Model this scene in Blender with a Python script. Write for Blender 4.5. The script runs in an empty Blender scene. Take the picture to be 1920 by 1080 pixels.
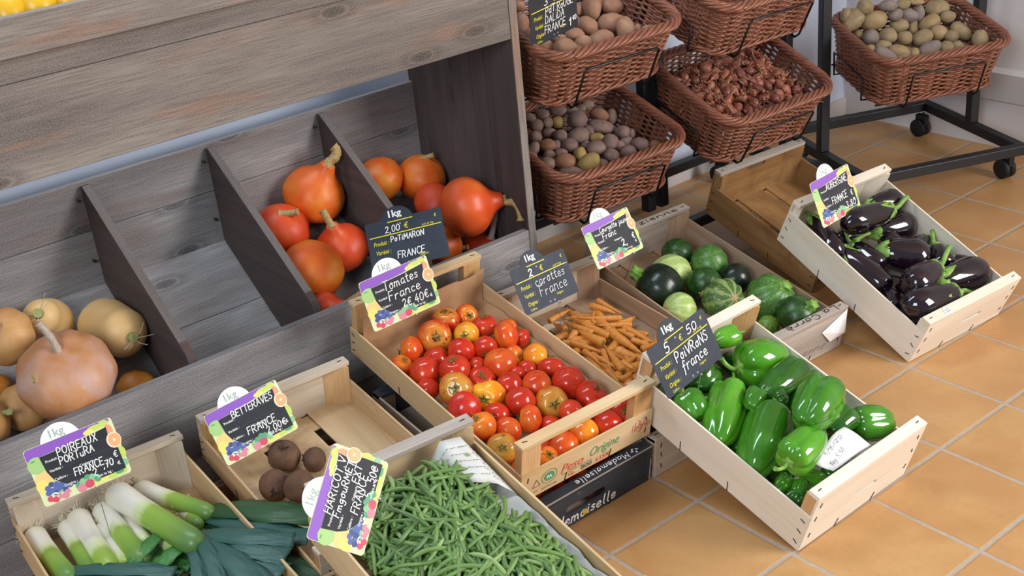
# A greengrocer's corner: weathered wooden bins, crates of vegetables, wicker baskets on black racks.
# All positions are in metres; floor is z = 0, the stand runs along x, y goes into the room.
DATA={
 'crates':{"pepper":[-.8359,-.0052,-.0,.017,.3191,.4,.5398,.1783,.1115],"aub":[.0202,.3042,.0,-.0697,.427,.4,.5408,.1583,.1167],"empty":[.1916,.7718,-.0,-.0577,.3002,.4,.4864,.1725,.11],"courg":[-.423,.5221,.0,-.056,.197,.4,.674,.1417,.1005],"tom":[-1.2571,.4336,.1301,-.0239,.1867,.4,.7037,.1628,.0805],"beet":[-1.7354,.4951,.1071,-.056,.1114,.4,.6,.1288,.0738],"leek":[-2.2032,.32,.121,-.0659,.0188,.4,.78,.1522,.0978],"bean":[-1.7995,-.1228,.2033,-.0801,.1309,.375,.6,.1518,.0982],"car":[-.8512,.4876,.1014,-.0676,.0799,.36,.5989,.1336,.0681],"black":[-1.265,.428,.0,.0,.1571,.4,.6,.108,.105],"pale":[-.848,.424,.0,.0,.0698,.4,.6,.112,.11]},
 'baskets':{"C":[.881,1.056,.345,-.4189,.2199,.52,.4,.178],"AL":[-.456,1.208,.3,-.0436,.2967,.52,.4,.18],"AU":[-.506,1.169,.685,-.0401,.3491,.52,.4,.178],"BM":[.15,1.131,.328,-.0349,.4014,.52,.4,.175]},
 'tom':[[-1.0157,1.0045,.3032,.0373,-.0554,-.2064,.9769,3],[-.9526,1.0006,.2933,.0316,-.1528,-.8816,.4465,1],[-.9561,.9185,.2933,.0348,-.0033,.0119,.9999,0],[-1.0814,.9658,.2942,.0454,-.3412,-.801,.492,3],[-1.0179,.9127,.2969,.0321,-.7164,-.6045,.3484,2],[-.9453,.8451,.2845,.0379,-.8108,.5837,-.0442,1],[-1.1568,.9652,.2876,.0361,-.799,.6013,.0002,1],[-1.0722,.8659,.2863,.0344,.2044,.8862,-.4158,3],[-1.0139,.8431,.2795,.0317,-.5586,-.8249,-.0871,0],[-1.1255,.904,.2731,.0316,.3051,.5141,-.8017,0],[-1.2091,.9372,.2756,.0299,.223,-.4816,.8475,1],[-1.1834,.8723,.27,.0395,.6845,.0891,-.7235,0],[-1.1338,.8133,.2803,.0386,-.1785,-.1961,.9642,0],[-1.0209,.7764,.2642,.0405,.2618,.2762,-.9248,1],[-.9629,.7957,.2539,.0274,.2899,-.9387,.1867,1],[-1.064,.8177,.2578,.0242,.903,.2874,-.3194,0],[-1.0913,.7679,.2475,.0365,-.221,-.5421,.8107,0],[-1.2141,.8199,.2574,.0278,.1416,.5757,-.8053,0],[-1.1775,.7525,.2675,.0412,-.5438,-.6566,.5227,4],[-.9182,.7626,.2433,.0347,.7692,-.6326,-.09,2],[-.972,.7365,.2376,.0257,.626,.6896,-.3642,0],[-1.012,.7236,.2469,.0211,.1012,.9283,-.3579,0],[-.9222,.6987,.2322,.0357,-.6679,-.5895,-.4542,0],[-.9301,.6269,.2252,.0421,.508,.5121,-.6927,0],[-1.0547,.7008,.2456,.032,.0123,.4752,-.8798,0],[-1.0022,.661,.2382,.0362,.2594,.5352,-.8039,1],[-.9176,.5584,.2104,.0402,.3443,-.486,.8033,0],[-1.0803,.6294,.2382,.0368,-.2386,.5444,-.8042,0],[-1.0158,.5929,.2197,.0411,-.4034,-.7927,.4571,4],[-1.1224,.7018,.239,.0427,-.7176,-.5399,.4399,5],[-1.2061,.684,.2566,.039,.3631,.839,-.4052,6],[-1.2124,.6112,.2389,.0344,-.4249,.1466,.8933,1],[-1.1486,.6386,.2241,.0338,-.8049,-.4078,.4311,0],[-1.1631,.5803,.2168,.0326,.7698,.4788,-.4221,1],[-1.1036,.5698,.2248,.0335,-.7318,.6576,.1789,1],[-1.2119,.5421,.2081,.0366,-.464,-.6499,.6019,4],[-1.0106,.5274,.2218,.0297,-.2627,.5036,-.823,0],[-1.0608,.546,.1953,.0283,-.0638,.4431,-.8942,0],[-.8969,.4721,.1887,.0348,-.3365,-.6624,.6693,0],[-.9541,.4635,.187,.035,.3866,.5786,-.7182,0],[-1.0218,.4769,.1903,.0361,.5726,.2446,-.7825,2],[-1.0875,.4671,.1876,.0356,.009,.6942,-.7197,1],[-.9461,.5083,.1952,.0341,.7624,.3396,-.5509,0],[-1.0731,.5108,.197,.0293,.5674,.662,-.4897,0],[-1.1217,.5058,.1828,.0238,.5487,.2777,-.7885,0],[-1.1473,.4651,.1826,.0313,-.0412,-.6341,.7721,1]],
 'squash':[[-1.0238,1.5886,.5193,.0935,.3363,-.4221,.8419,0],[-1.1682,1.5381,.471,.0791,-.136,-.449,.8831,1],[-1.0391,1.4495,.3962,.0785,-.3444,-.2015,.9169,1],[-1.1775,1.3827,.391,.0874,.1378,.5675,-.8118,2],[-1.2085,1.28,.3242,.0486,.6682,-.7173,.1975,1],[-.8086,1.5721,.4998,.0696,.1949,.3721,-.9075,2],[-.6765,1.5517,.4715,.0773,.066,-.1856,.9804,0],[-.6985,1.2998,.4461,.0919,.8238,-.5571,.105,3],[-.7175,1.4387,.4305,.0598,.5998,.3698,-.7096,1],[-.747,1.3703,.3171,.0627,.5922,-.8017,-.0815,2],[-.6409,1.3327,.2819,.0571,.1135,-.6768,.7274,1]],
 'tan':[[-1.9717,1.4751,.4787,.0719,-.5438,-.6566,.5227],[-1.8639,1.5182,.4757,.0461,-1.8348,1.5808,.4261,.0627],[-1.7132,1.418,.4068,.0639,-1.7182,1.5123,.397,.0704],[-1.9058,1.2869,.4174,.1127,-.0843,-.4797,.8734],[-1.9927,1.3863,.3307,.064,-.0092,-.3798,.925],[-2.0889,1.3415,.3515,.057,.8273,-.3695,.4232],[-1.7334,1.3454,.2818,.0494,.0638,.5153,-.8546],[-2.0158,1.485,.3605,.0286,.0638,.5153,-.8546]],
 'courg':[[-.1325,1.027,.176,.0487,.6582,.2468,-.7112,0],[-.0998,.925,.1638,.0563,.5053,.5051,-.6996,1],[-.2191,.9691,.1606,.0559,-.9288,.2551,.2689,2],[-.3205,.9206,.1663,.072,-.4624,.6848,.5633,3],[-.1885,.8647,.1442,.0534,-.7766,-.6016,-.1868,0],[-.0934,.8294,.1373,.049,.4809,.5256,-.7018,3],[-.2199,.7626,.1392,.0616,-.1094,-.9033,.4148,4],[-.3469,.8127,.1369,.0517,-.9007,.1931,.3892,2],[-.1027,.6857,.1213,.0714,.192,-.6602,.7261,1],[-.1292,.568,.118,.0587,.1351,-.7225,.678,0],[-.1747,.633,.0799,.0312,.2383,.4972,-.8343,5]],
 'pepper':[[-.5668,.4021,.295,-.6388,.4112,.2993,.0274],[-.6033,.3666,.2283,-.4603,.3355,.2083,.0581],[-.6551,.3433,.2012,-.8193,.2424,.1642,.0479],[-.6529,.2136,.189,-.8169,.1368,.1391,.0552],[-.5681,.1244,.2507,-.7151,.0787,.2386,.0521],[-.4562,.2574,.1746,-.618,.1941,.1608,.0361],[-.4911,.2689,.2185,-.6498,.2488,.2135,.0385],[-.8221,.0345,.209,-.6979,.0522,.2167,.0422],[-.5536,.0709,.1642,-.4545,.0314,.1453,.0436],[-.7211,.0824,.1059,-.6803,.0389,.0912,.0194],[-.7274,.071,.0939,-.7728,.0463,.0857,.0204],[-.7425,.0993,.1,-.7986,.0878,.0962,.0205],[-.7712,.3887,.2143,-.7945,.3223,.1918,.0379],[-.6469,.4138,.2203,-.7258,.3977,.2147,.0364],[-.6503,.2636,.2198,-.7077,.2394,.2126,.0263],[-.5464,.0774,.189,-.6322,.0682,.1875,.0319],[-.6587,.2089,.2232,-.6225,.2065,.2216,.02]],
 'aub':[[.3041,.6567,.2781,.4306,.6397,.2741,.038],[.3357,.596,.2794,.1489,.6198,.2852,.0407],[.2868,.6222,.2145,.4258,.5902,.2054,.0436],[.1222,.7207,.2899,.0736,.5845,.2263,.033],[.1139,.6123,.2212,.1176,.4468,.1452,.038],[.1789,.6103,.216,.1763,.5064,.1682,.033],[.2105,.5399,.2018,.3147,.4537,.1662,.0532],[.4128,.5214,.1794,.3203,.5068,.1693,.03],[.3768,.4664,.1797,.3178,.3962,.1455,.0386],[.2486,.3781,.1845,.1037,.3692,.1765,.046],[.2245,.3549,.1526,.4068,.3278,.137,.0487],[.2192,.2934,.1424,.0371,.3292,.1538,.047],[.3761,.4191,.1508,.3997,.3784,.1328,.0314],[.1252,.4495,.1381,.0724,.3868,.1074,.0302]],
 'carrot':[[-.5477,.8384,.182,-.6361,.9281,.1887,.0088],[-.5296,.9555,.1917,-.5293,.8483,.1829,.0089],[-.5666,.9453,.1924,-.5429,.8662,.1861,.0107],[-.5513,.7941,.1792,-.6234,.8579,.184,.0096],[-.641,.7895,.1795,-.65,.944,.1921,.0109],[-.6608,.8332,.1825,-.6778,.9367,.1909,.0104],[-.6771,.7734,.1813,-.6837,.8666,.189,.0141],[-.6241,.8039,.1838,-.6391,.6693,.1726,.0136],[-.5762,.8016,.1793,-.5743,.6864,.1699,.0094],[-.7368,.838,.1835,-.71,.7478,.1763,.0102],[-.6726,.7319,.172,-.6539,.6632,.1664,.0138],[-.7303,.6456,.1679,-.6869,.7547,.1772,.0112],[-.6993,.7541,.1746,-.7538,.6633,.1669,.0075],[-.7031,.676,.1715,-.7048,.6328,.168,.0099],[-.5569,.7287,.1726,-.5659,.7704,.1759,.0082],[-.7043,.9646,.1912,-.6244,.9719,.1924,.0089],[-.7002,.8997,.1868,-.6959,.9386,.1901,.0096],[-.6905,.8687,.1857,-.7285,.8566,.1844,.0108],[-.6954,.9528,.1855,-.7219,.8633,.1781,.0039],[-.6173,.8837,.1813,-.5493,.9435,.1865,.0049],[-.7393,.7851,.1772,-.7499,.7098,.171,.0092],[-.7277,.7663,.1714,-.7306,.7092,.1667,.0084],[-.7685,.6187,.1646,-.7175,.6256,.1655,.0102],[-.5862,.7831,.1736,-.6221,.8321,.1774,.0095],[-.6062,.7404,.1733,-.5862,.6839,.1688,.0093],[-.6225,.6867,.1707,-.572,.6835,.1707,.0084],[-.7123,.8314,.1793,-.7142,.7902,.1759,.0085],[-.7,.6641,.1705,-.6602,.6676,.1711,.0083],[-.7342,.7325,.1742,-.7347,.6732,.1694,.0083],[-.7587,.6748,.168,-.7753,.6115,.1627,.009],[-.5958,.7421,.1775,-.6034,.8063,.1826,.0077]],
 'leek':[[-2.1237,1.0659,.1916,-2.1294,.8325,.2006,.0245],[-2.0564,1.0501,.1873,-2.0845,.8271,.1968,.0204],[-2.0273,1.0548,.1935,-2.055,.8014,.2018,.0265],[-2.003,.9837,.1847,-2.0214,.7994,.1952,.019],[-1.9743,1.0393,.1935,-1.9946,.7742,.2015,.0267],[-1.944,.9826,.1856,-1.9596,.8393,.1971,.0199],[-1.9407,1.0352,.2225,-1.8962,.7062,.229,.0307],[-1.8794,1.0612,.1905,-1.8097,.8283,.2002,.0232],[-1.9123,.9505,.185,-1.9221,.7736,.1957,.0198],[-1.8354,.9092,.1811,-1.8458,.8164,.1939,.0166]],
 'beet':[[-1.5783,.9039,.2049,.0388,-.1511,-.4659,.8719],[-1.6488,.8281,.1938,.0367,-.539,-.8321,.1306],[-1.5276,.8563,.1901,.0291,-.8548,.1548,.4954],[-1.6169,.7681,.202,.0373,-.0483,-.9082,.4156]],
 'potC':[[1.0473,1.3055,.6183,.0197,1.2,-.3376,-.2828,-.8978],[1.0653,1.2919,.6065,.0294,1.47,.8398,-.4538,.2979],[1.0629,1.2852,.5901,.0292,1.53,.8237,-.356,.4413],[1.1062,1.2681,.6373,.0272,1.07,.7692,-.6326,-.09],[1.1448,1.2524,.5817,.0372,1.21,.8162,-.5739,.0673],[1.1843,1.2232,.6319,.0214,1.55,.7692,-.6326,-.09],[1.2459,1.2068,.6245,.0176,1.56,.7692,-.6326,-.09],[1.2719,1.1996,.5822,.0256,1.46,.6074,-.6912,-.3916],[1.2084,1.2108,.5928,.0235,1.08,.7692,-.6326,-.09],[1.3129,1.1935,.6197,.0118,2.33,.7692,-.6326,-.09],[1.3781,1.1513,.5886,.0297,1.6,.7692,-.6326,-.09],[1.3732,1.1022,.5662,.0216,1.27,.7692,-.6326,-.09],[1.2314,1.2087,.5502,.0276,1.14,.7692,-.6326,-.09],[1.2938,1.1936,.5322,.0218,1.18,-.3376,-.2828,-.8978],[1.3303,1.1462,.5442,.0296,1.33,.8237,-.356,.4413],[1.1075,1.2396,.5306,.0274,1.14,.7692,-.6326,-.09],[1.1508,1.1991,.5302,.0312,1.0,.7692,-.6326,-.09],[1.1944,1.1585,.5198,.0254,1.08,.7692,-.6326,-.09],[1.2381,1.1118,.5182,.0292,1.27,.8383,-.4977,.2225],[1.3105,1.0957,.5216,.0294,1.0,.7692,-.6326,-.09],[1.374,1.0473,.5194,.0274,1.43,.4974,-.6893,-.5268],[1.3261,1.0522,.5101,.0234,1.0,.7692,-.6326,-.09],[1.0962,1.2852,.5328,.0216,1.0,.7692,-.6326,-.09],[1.0903,1.1733,.5104,.0232,1.33,.7692,-.6326,-.09],[1.0979,1.1105,.5002,.0249,1.46,.6556,-.6842,-.3193],[1.0379,1.1263,.4986,.0248,1.69,.5545,-.6929,-.461],[1.1902,1.0494,.497,.0269,1.57,.835,-.4065,.371],[1.2453,1.0202,.4941,.0231,1.0,.7692,-.6326,-.09],[1.2884,1.0044,.4881,.0213,1.09,.7692,-.6326,-.09],[1.1322,1.0713,.488,.0172,1.22,-.3376,-.2828,-.8978],[1.3348,.9432,.5095,.0288,1.13,-.3376,-.2828,-.8978],[1.2841,.9667,.4829,.0154,1.75,.7692,-.6326,-.09],[1.0834,1.0773,.4833,.0153,1.75,.7692,-.6326,-.09],[1.182,1.0145,.4807,.0153,1.25,.7692,-.6326,-.09],[1.0548,1.2025,.5067,.0155,1.25,.7692,-.6326,-.09],[1.322,1.1875,.5783,.0198,1.6,-.3376,-.2828,-.8978]],
 'potAU':[[-.3642,1.3976,.8864,.0222,1.57,-.3376,-.2828,-.8978],[-.1093,1.3692,.8859,.0279,1.41,-.3376,-.2828,-.8978],[-.0417,1.3507,.8768,.0248,1.33,.7692,-.6326,-.09],[-.1962,1.299,.8584,.0272,1.18,.6074,-.6912,-.3916],[-.1202,1.2799,.8503,.0307,1.11,.7692,-.6326,-.09],[-.1112,1.2228,.8395,.0288,1.17,-.0541,-.4821,-.8744],[-.06,1.2303,.8236,.0162,1.2,-.3376,-.2828,-.8978],[-.0404,1.1931,.8225,.0193,1.42,.7692,-.6326,-.09],[-.2612,1.2832,.8463,.0222,1.14,.7692,-.6326,-.09],[-.2654,1.2402,.8308,.0236,1.0,.7692,-.6326,-.09],[-.21,1.2258,.8312,.0269,1.41,.8304,-.5379,.1455],[-.353,1.2218,.8352,.034,1.09,.7692,-.6326,-.09],[-.3879,1.2705,.8426,.0248,1.0,.7692,-.6326,-.09],[-.3067,1.2965,.8453,.0174,1.09,.7692,-.6326,-.09],[-.2979,1.2335,.8203,.0141,1.11,-.3376,-.2828,-.8978],[-.1439,1.3973,.8834,.0164,1.2,-.3376,-.2828,-.8978],[-.328,1.448,.9268,.0177,1.09,.7692,-.6326,-.09],[-.2635,1.3612,.8783,.0256,1.12,.7692,-.6326,-.09],[-.3133,1.3531,.8744,.0254,1.0,.7692,-.6326,-.09],[-.374,1.3321,.8655,.0251,1.0,.7692,-.6326,-.09]],
 'potAL':[[-.2405,1.485,.5645,.0163,1.29,.7692,-.6326,-.09],[-.267,1.4908,.5346,.0209,1.11,.7692,-.6326,-.09],[-.2171,1.4957,.527,.0188,1.0,.7692,-.6326,-.09],[-.1783,1.494,.5188,.0213,1.0,.7692,-.6326,-.09],[-.1299,1.449,.5218,.0283,1.08,.7692,-.6326,-.09],[-.0288,1.4547,.5103,.0216,1.44,.6556,-.6842,-.3193],[.0113,1.4426,.4942,.0193,1.38,-.3376,-.2828,-.8978],[-.0554,1.4819,.5444,.0182,1.18,.7692,-.6326,-.09],[-.087,1.4767,.5419,.0143,1.17,.7692,-.6326,-.09],[-.1217,1.4843,.5425,.0142,1.67,.7692,-.6326,-.09],[-.18,1.4809,.5589,.0164,1.57,.7692,-.6326,-.09],[-.2925,1.4681,.5049,.0209,1.07,.7692,-.6326,-.09],[-.2319,1.4709,.5017,.0178,1.32,.7692,-.6326,-.09],[-.22,1.4319,.4965,.0209,1.11,.7692,-.6326,-.09],[-.1756,1.3948,.4914,.0279,1.17,.7692,-.6326,-.09],[-.1216,1.4091,.4879,.0188,1.0,.7692,-.6326,-.09],[-.0715,1.4039,.4897,.0236,1.8,.6989,-.6721,-.2445],[-.3375,1.4244,.4882,.0183,1.38,-.677,.0714,-.7325],[-.2913,1.4108,.4921,.0207,1.22,.7692,-.6326,-.09],[-.2285,1.3787,.4807,.0231,1.1,.7692,-.6326,-.09],[-.1176,1.3767,.4736,.015,1.56,.7692,-.6326,-.09],[-.1789,1.3589,.468,.0162,1.0,.7692,-.6326,-.09],[-.173,1.3179,.4653,.0253,1.24,.7692,-.6326,-.09],[-.1211,1.3118,.4734,.0254,1.0,.7692,-.6326,-.09],[-.0366,1.3427,.4748,.0235,1.0,.7692,-.6326,-.09],[-.0046,1.3394,.4614,.0151,1.09,-.3376,-.2828,-.8978],[-.0515,1.3122,.4532,.0187,1.25,.7692,-.6326,-.09],[-.0302,1.271,.4483,.021,1.22,.7692,-.6326,-.09],[-.0924,1.2608,.4441,.0208,1.22,.7692,-.6326,-.09],[-.1533,1.2734,.4472,.0206,1.33,.7692,-.6326,-.09],[-.2752,1.3689,.4697,.016,1.29,.7692,-.6326,-.09],[-.2342,1.3263,.462,.0206,1.11,-.3376,-.2828,-.8978],[-.3262,1.3661,.471,.0204,1.22,-.3376,-.2828,-.8978],[-.3084,1.3115,.4633,.0271,1.17,.7692,-.6326,-.09],[-.2561,1.2591,.4569,.027,1.25,.835,-.4065,.371],[-.2116,1.2658,.4348,.0205,1.44,.7692,-.6326,-.09],[-.3202,1.2735,.442,.0179,2.12,.7692,-.6326,-.09],[-.3552,1.3401,.4662,.0203,1.22,.7692,-.6326,-.09],[.0157,1.2485,.4372,.0164,1.29,.7692,-.6326,-.09],[-.2879,1.491,.5646,.0139,1.17,.7692,-.6326,-.09],[-.0878,1.3081,.4523,.0186,1.0,.7692,-.6326,-.09],[-.3727,1.3947,.4785,.0181,1.0,.7692,-.6326,-.09],[-.2558,1.4108,.4794,.0176,1.0,.7692,-.6326,-.09]],
 'signs':{"leek":[-2.0206,.9429,.3878,.975,-.2007,.0953,-.0354,.2829,.9585,1.096],"beet":[-1.6238,.9432,.3011,.9869,-.0895,.1345,-.0866,.4102,.9079,1.092],"bean":[-1.7907,.2011,.537,.6629,.3417,.6662,-.7443,.2037,.6361,.989],"tom":[-1.179,.9422,.4656,.9853,-.1393,.0993,-.0682,.2124,.9748,1.105],"squash":[-1.0252,1.1241,.5037,.8153,-.5636,.133,.3485,.6609,.6646,1.209],"car":[-.7389,.9243,.3392,.9987,-.0376,.0348,-.0156,.4235,.9058,1.077],"courg":[-.4397,.974,.3499,.9994,.0318,.0161,-.0289,.4588,.8881,1.082],"pepper":[-.7859,.3666,.3437,.9816,.0109,.1904,-.1845,.3073,.9335,1.132],"aub":[.1375,.6477,.3749,.9969,.0783,.0045,-.0329,.3656,.9302,1.14],"pot":[-.4135,1.1879,.9577,.9862,.1436,.0827,-.071,-.0847,.9939,1.168]},
 'note':[[-.6149,.0435,.2013],[-.7468,.0316,.1823],[-.719,-.0073,.1587],[-.5964,-.0154,.1712]],
 'cam':{"loc":[-2.6117,-1.4171,1.7618],"R":[[.7692,-.6326,-.09],[.3376,.2828,.8978],[-.5425,-.721,.4311]],"f":2326.05},
 'leaves':[[7,[-1.8091,.8547,.1985,.0445],[-1.7677,.7876,.2173,.0643],[-1.7108,.6967,.2257,.0767],[-1.6523,.6471,.2098,.0668]],[7,[-1.8107,.8356,.1932,.0409],[-1.7828,.7371,.2114,.0566],[-1.7405,.6483,.2147,.0655],[-1.6924,.6016,.1989,.0557]],[7,[-1.8096,.8195,.1879,.034],[-1.797,.7386,.2014,.0499],[-1.77,.6699,.2001,.0361]],[6,[-1.8922,.7882,.2022,.0562],[-1.8538,.7148,.2309,.0488],[-1.8062,.6339,.2444,.0545],[-1.7369,.5763,.2284,.0481]],[6,[-1.8917,.7789,.197,.0561],[-1.8561,.6884,.2254,.0614],[-1.8211,.6086,.2389,.0667],[-1.7734,.5438,.2227,.06]],[6,[-1.892,.7755,.1919,.0495],[-1.8786,.6707,.22,.064],[-1.8479,.5858,.2284,.0785],[-1.804,.5078,.217,.0715]],[6,[-1.8839,.7729,.2169,.023],[-1.906,.7015,.2255,.0289],[-1.9214,.6534,.2196,.0347],[-1.945,.6013,.2086,.0372]],[6,[-1.8768,.738,.2313,.0228],[-1.8934,.6619,.2398,.0317],[-1.9042,.61,.2338,.0375],[-1.9217,.5528,.2227,.0368]],[6,[-1.8706,.7014,.2306,.0258],[-1.8681,.6124,.2389,.0503],[-1.863,.5339,.2325,.0678],[-1.8656,.4665,.2262,.0695]],[0,[-2.132,.8973,.1939,.0357],[-2.0955,.8221,.2176,.0351],[-2.0244,.7384,.2261,.0411],[-1.9638,.6762,.215,.041]],[0,[-2.1393,.8938,.1889,.0389],[-2.113,.8103,.2123,.0444],[-2.0527,.7323,.2159,.0471],[-1.9833,.6577,.2096,.0437]],[4,[-1.9126,.8372,.2131,.0267],[-1.9468,.8068,.2225,.0328],[-1.9823,.7873,.2221,.0356],[-2.0193,.7737,.2118,.032]],[2,[-1.905,.7575,.2116,.0294],[-1.9372,.7369,.2212,.0386],[-1.9655,.7303,.216,.0416],[-1.9938,.7282,.2059,.035]],[8,[-1.8719,.8652,.1836,.0272],[-1.9063,.8286,.1929,.0367],[-1.9415,.809,.1875,.0396],[-1.9767,.7884,.1821,.0359]],[1,[-2.0513,.831,.1928,.0292],[-2.0248,.7774,.2018,.0385],[-1.987,.73,.201,.0415],[-1.9506,.6833,.1951,.0381]],[3,[-2.007,.8286,.1828,.0295],[-1.9738,.7739,.1968,.0357],[-1.9352,.7401,.1962,.0389],[-1.9181,.7025,.1905,.0354]],[5,[-1.9189,.8648,.1736,.0337],[-1.9224,.7736,.1819,.0427],[-1.9339,.6996,.1805,.0417]],[9,[-1.8197,.8583,.1836,.0412],[-1.7958,.7692,.1919,.0504],[-1.7757,.6421,.1846,.0555],[-1.7513,.5528,.1779,.0481],[-1.726,.4684,.1764,.0409]],[9,[-1.82,.8395,.1832,.0341],[-1.8074,.7249,.1861,.0464],[-1.7997,.6013,.1788,.0482],[-1.8021,.5096,.1771,.0407]]],
 'news':[[-1.444,.3998,.318],[-1.4486,.347,.4169],[-1.4445,.3044,.4013],[-1.4809,.2055,.3627],[-1.4651,.1143,.3509],[-1.4894,-.0021,.3354],[-1.4726,-.0682,.3269]],
 'yel':[[-1.8412,1.24,1.2867],[-1.7815,1.24,1.2851],[-1.7164,1.24,1.2893]],
 'pins':{"tom":[-1.137,.9833,.323],"car":[-.7202,.8938,.2068],"courg":[-.352,1.0405,.1469],"leek":[-2.0054,.9104,.2043],"beet":[-1.6051,.9242,.178],"bean":[-1.6432,.2288,.3943],"pepper":[-.7548,.3611,.228],"aub":[.1559,.6141,.246],"pot":[-.4041,1.2109,.8209]},
}
import bpy, bmesh, math, random
from math import sin, cos, pi, radians, sqrt, atan2, floor, hypot
from mathutils import Vector, Matrix, noise

scn = bpy.context.scene
COL = scn.collection
random.seed(11)

# ------------------------------------------------------------------ camera
cam_data = bpy.data.cameras.new('camera')
cam = bpy.data.objects.new('camera', cam_data)
COL.objects.link(cam)
CR = DATA['cam']['R']
cam.matrix_world = Matrix(((CR[0][0], CR[1][0], CR[2][0], DATA['cam']['loc'][0]),
                           (CR[0][1], CR[1][1], CR[2][1], DATA['cam']['loc'][1]),
                           (CR[0][2], CR[1][2], CR[2][2], DATA['cam']['loc'][2]), (0, 0, 0, 1)))
cam_data.sensor_width = 36
cam_data.lens = DATA['cam']['f'] * 36 / 1920
cam_data.clip_start = .05
scn.camera = cam

# ------------------------------------------------------------------ light
world = bpy.data.worlds.new('daylight')
scn.world = world
world.use_nodes = True
bgn = world.node_tree.nodes['Background']
bgn.inputs[0].default_value = (.86, .92, 1, 1)
bgn.inputs[1].default_value = .28

def area_light(name, loc, target, sx, sy, power, col):
    l = bpy.data.lights.new(name, 'AREA')
    l.shape = 'RECTANGLE'; l.size = sx; l.size_y = sy; l.energy = power; l.color = col
    o = bpy.data.objects.new(name, l); COL.objects.link(o)
    o.location = loc
    d = Vector(target) - Vector(loc)
    o.rotation_euler = d.to_track_quat('-Z', 'Y').to_euler()
    return o
area_light('shop_window_light', (1.75, -2.9, 2.0), (-.5, .6, .3), 2.2, 2.0, 205, (1, .97, .94))
area_light('side_window_light', (-4.6, -1.6, 2.7), (-.9, .7, .3), 1.3, 1.6, 75, (.86, .93, 1))
area_light('gap_fill_light', (-1.7, 1.5, 3.3), (-1.6, 1.68, 0), 2.6, .4, 42, (.8, .9, 1))  # added bluish fill lamp, brightens the wall strip behind the stand
vs = scn.view_settings
vs.view_transform = 'Standard'; vs.look = 'None'; vs.gamma = 1; vs.use_curve_mapping = False
vs.exposure = 0.4
# ------------------------------------------------------------------ helpers
def V(*a): return Vector(a if len(a) > 1 else a[0])
def tag(o, label=None, cat=None, group=None, kind=None):
    if label: o['label'] = label
    if cat: o['category'] = cat
    if group: o['group'] = group
    if kind: o['kind'] = kind
    return o
def empty(name, mw, label, cat, group=None):
    o = bpy.data.objects.new(name, None); o.empty_display_size = .05
    COL.objects.link(o); o.matrix_world = mw
    return tag(o, label, cat, group)

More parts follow.
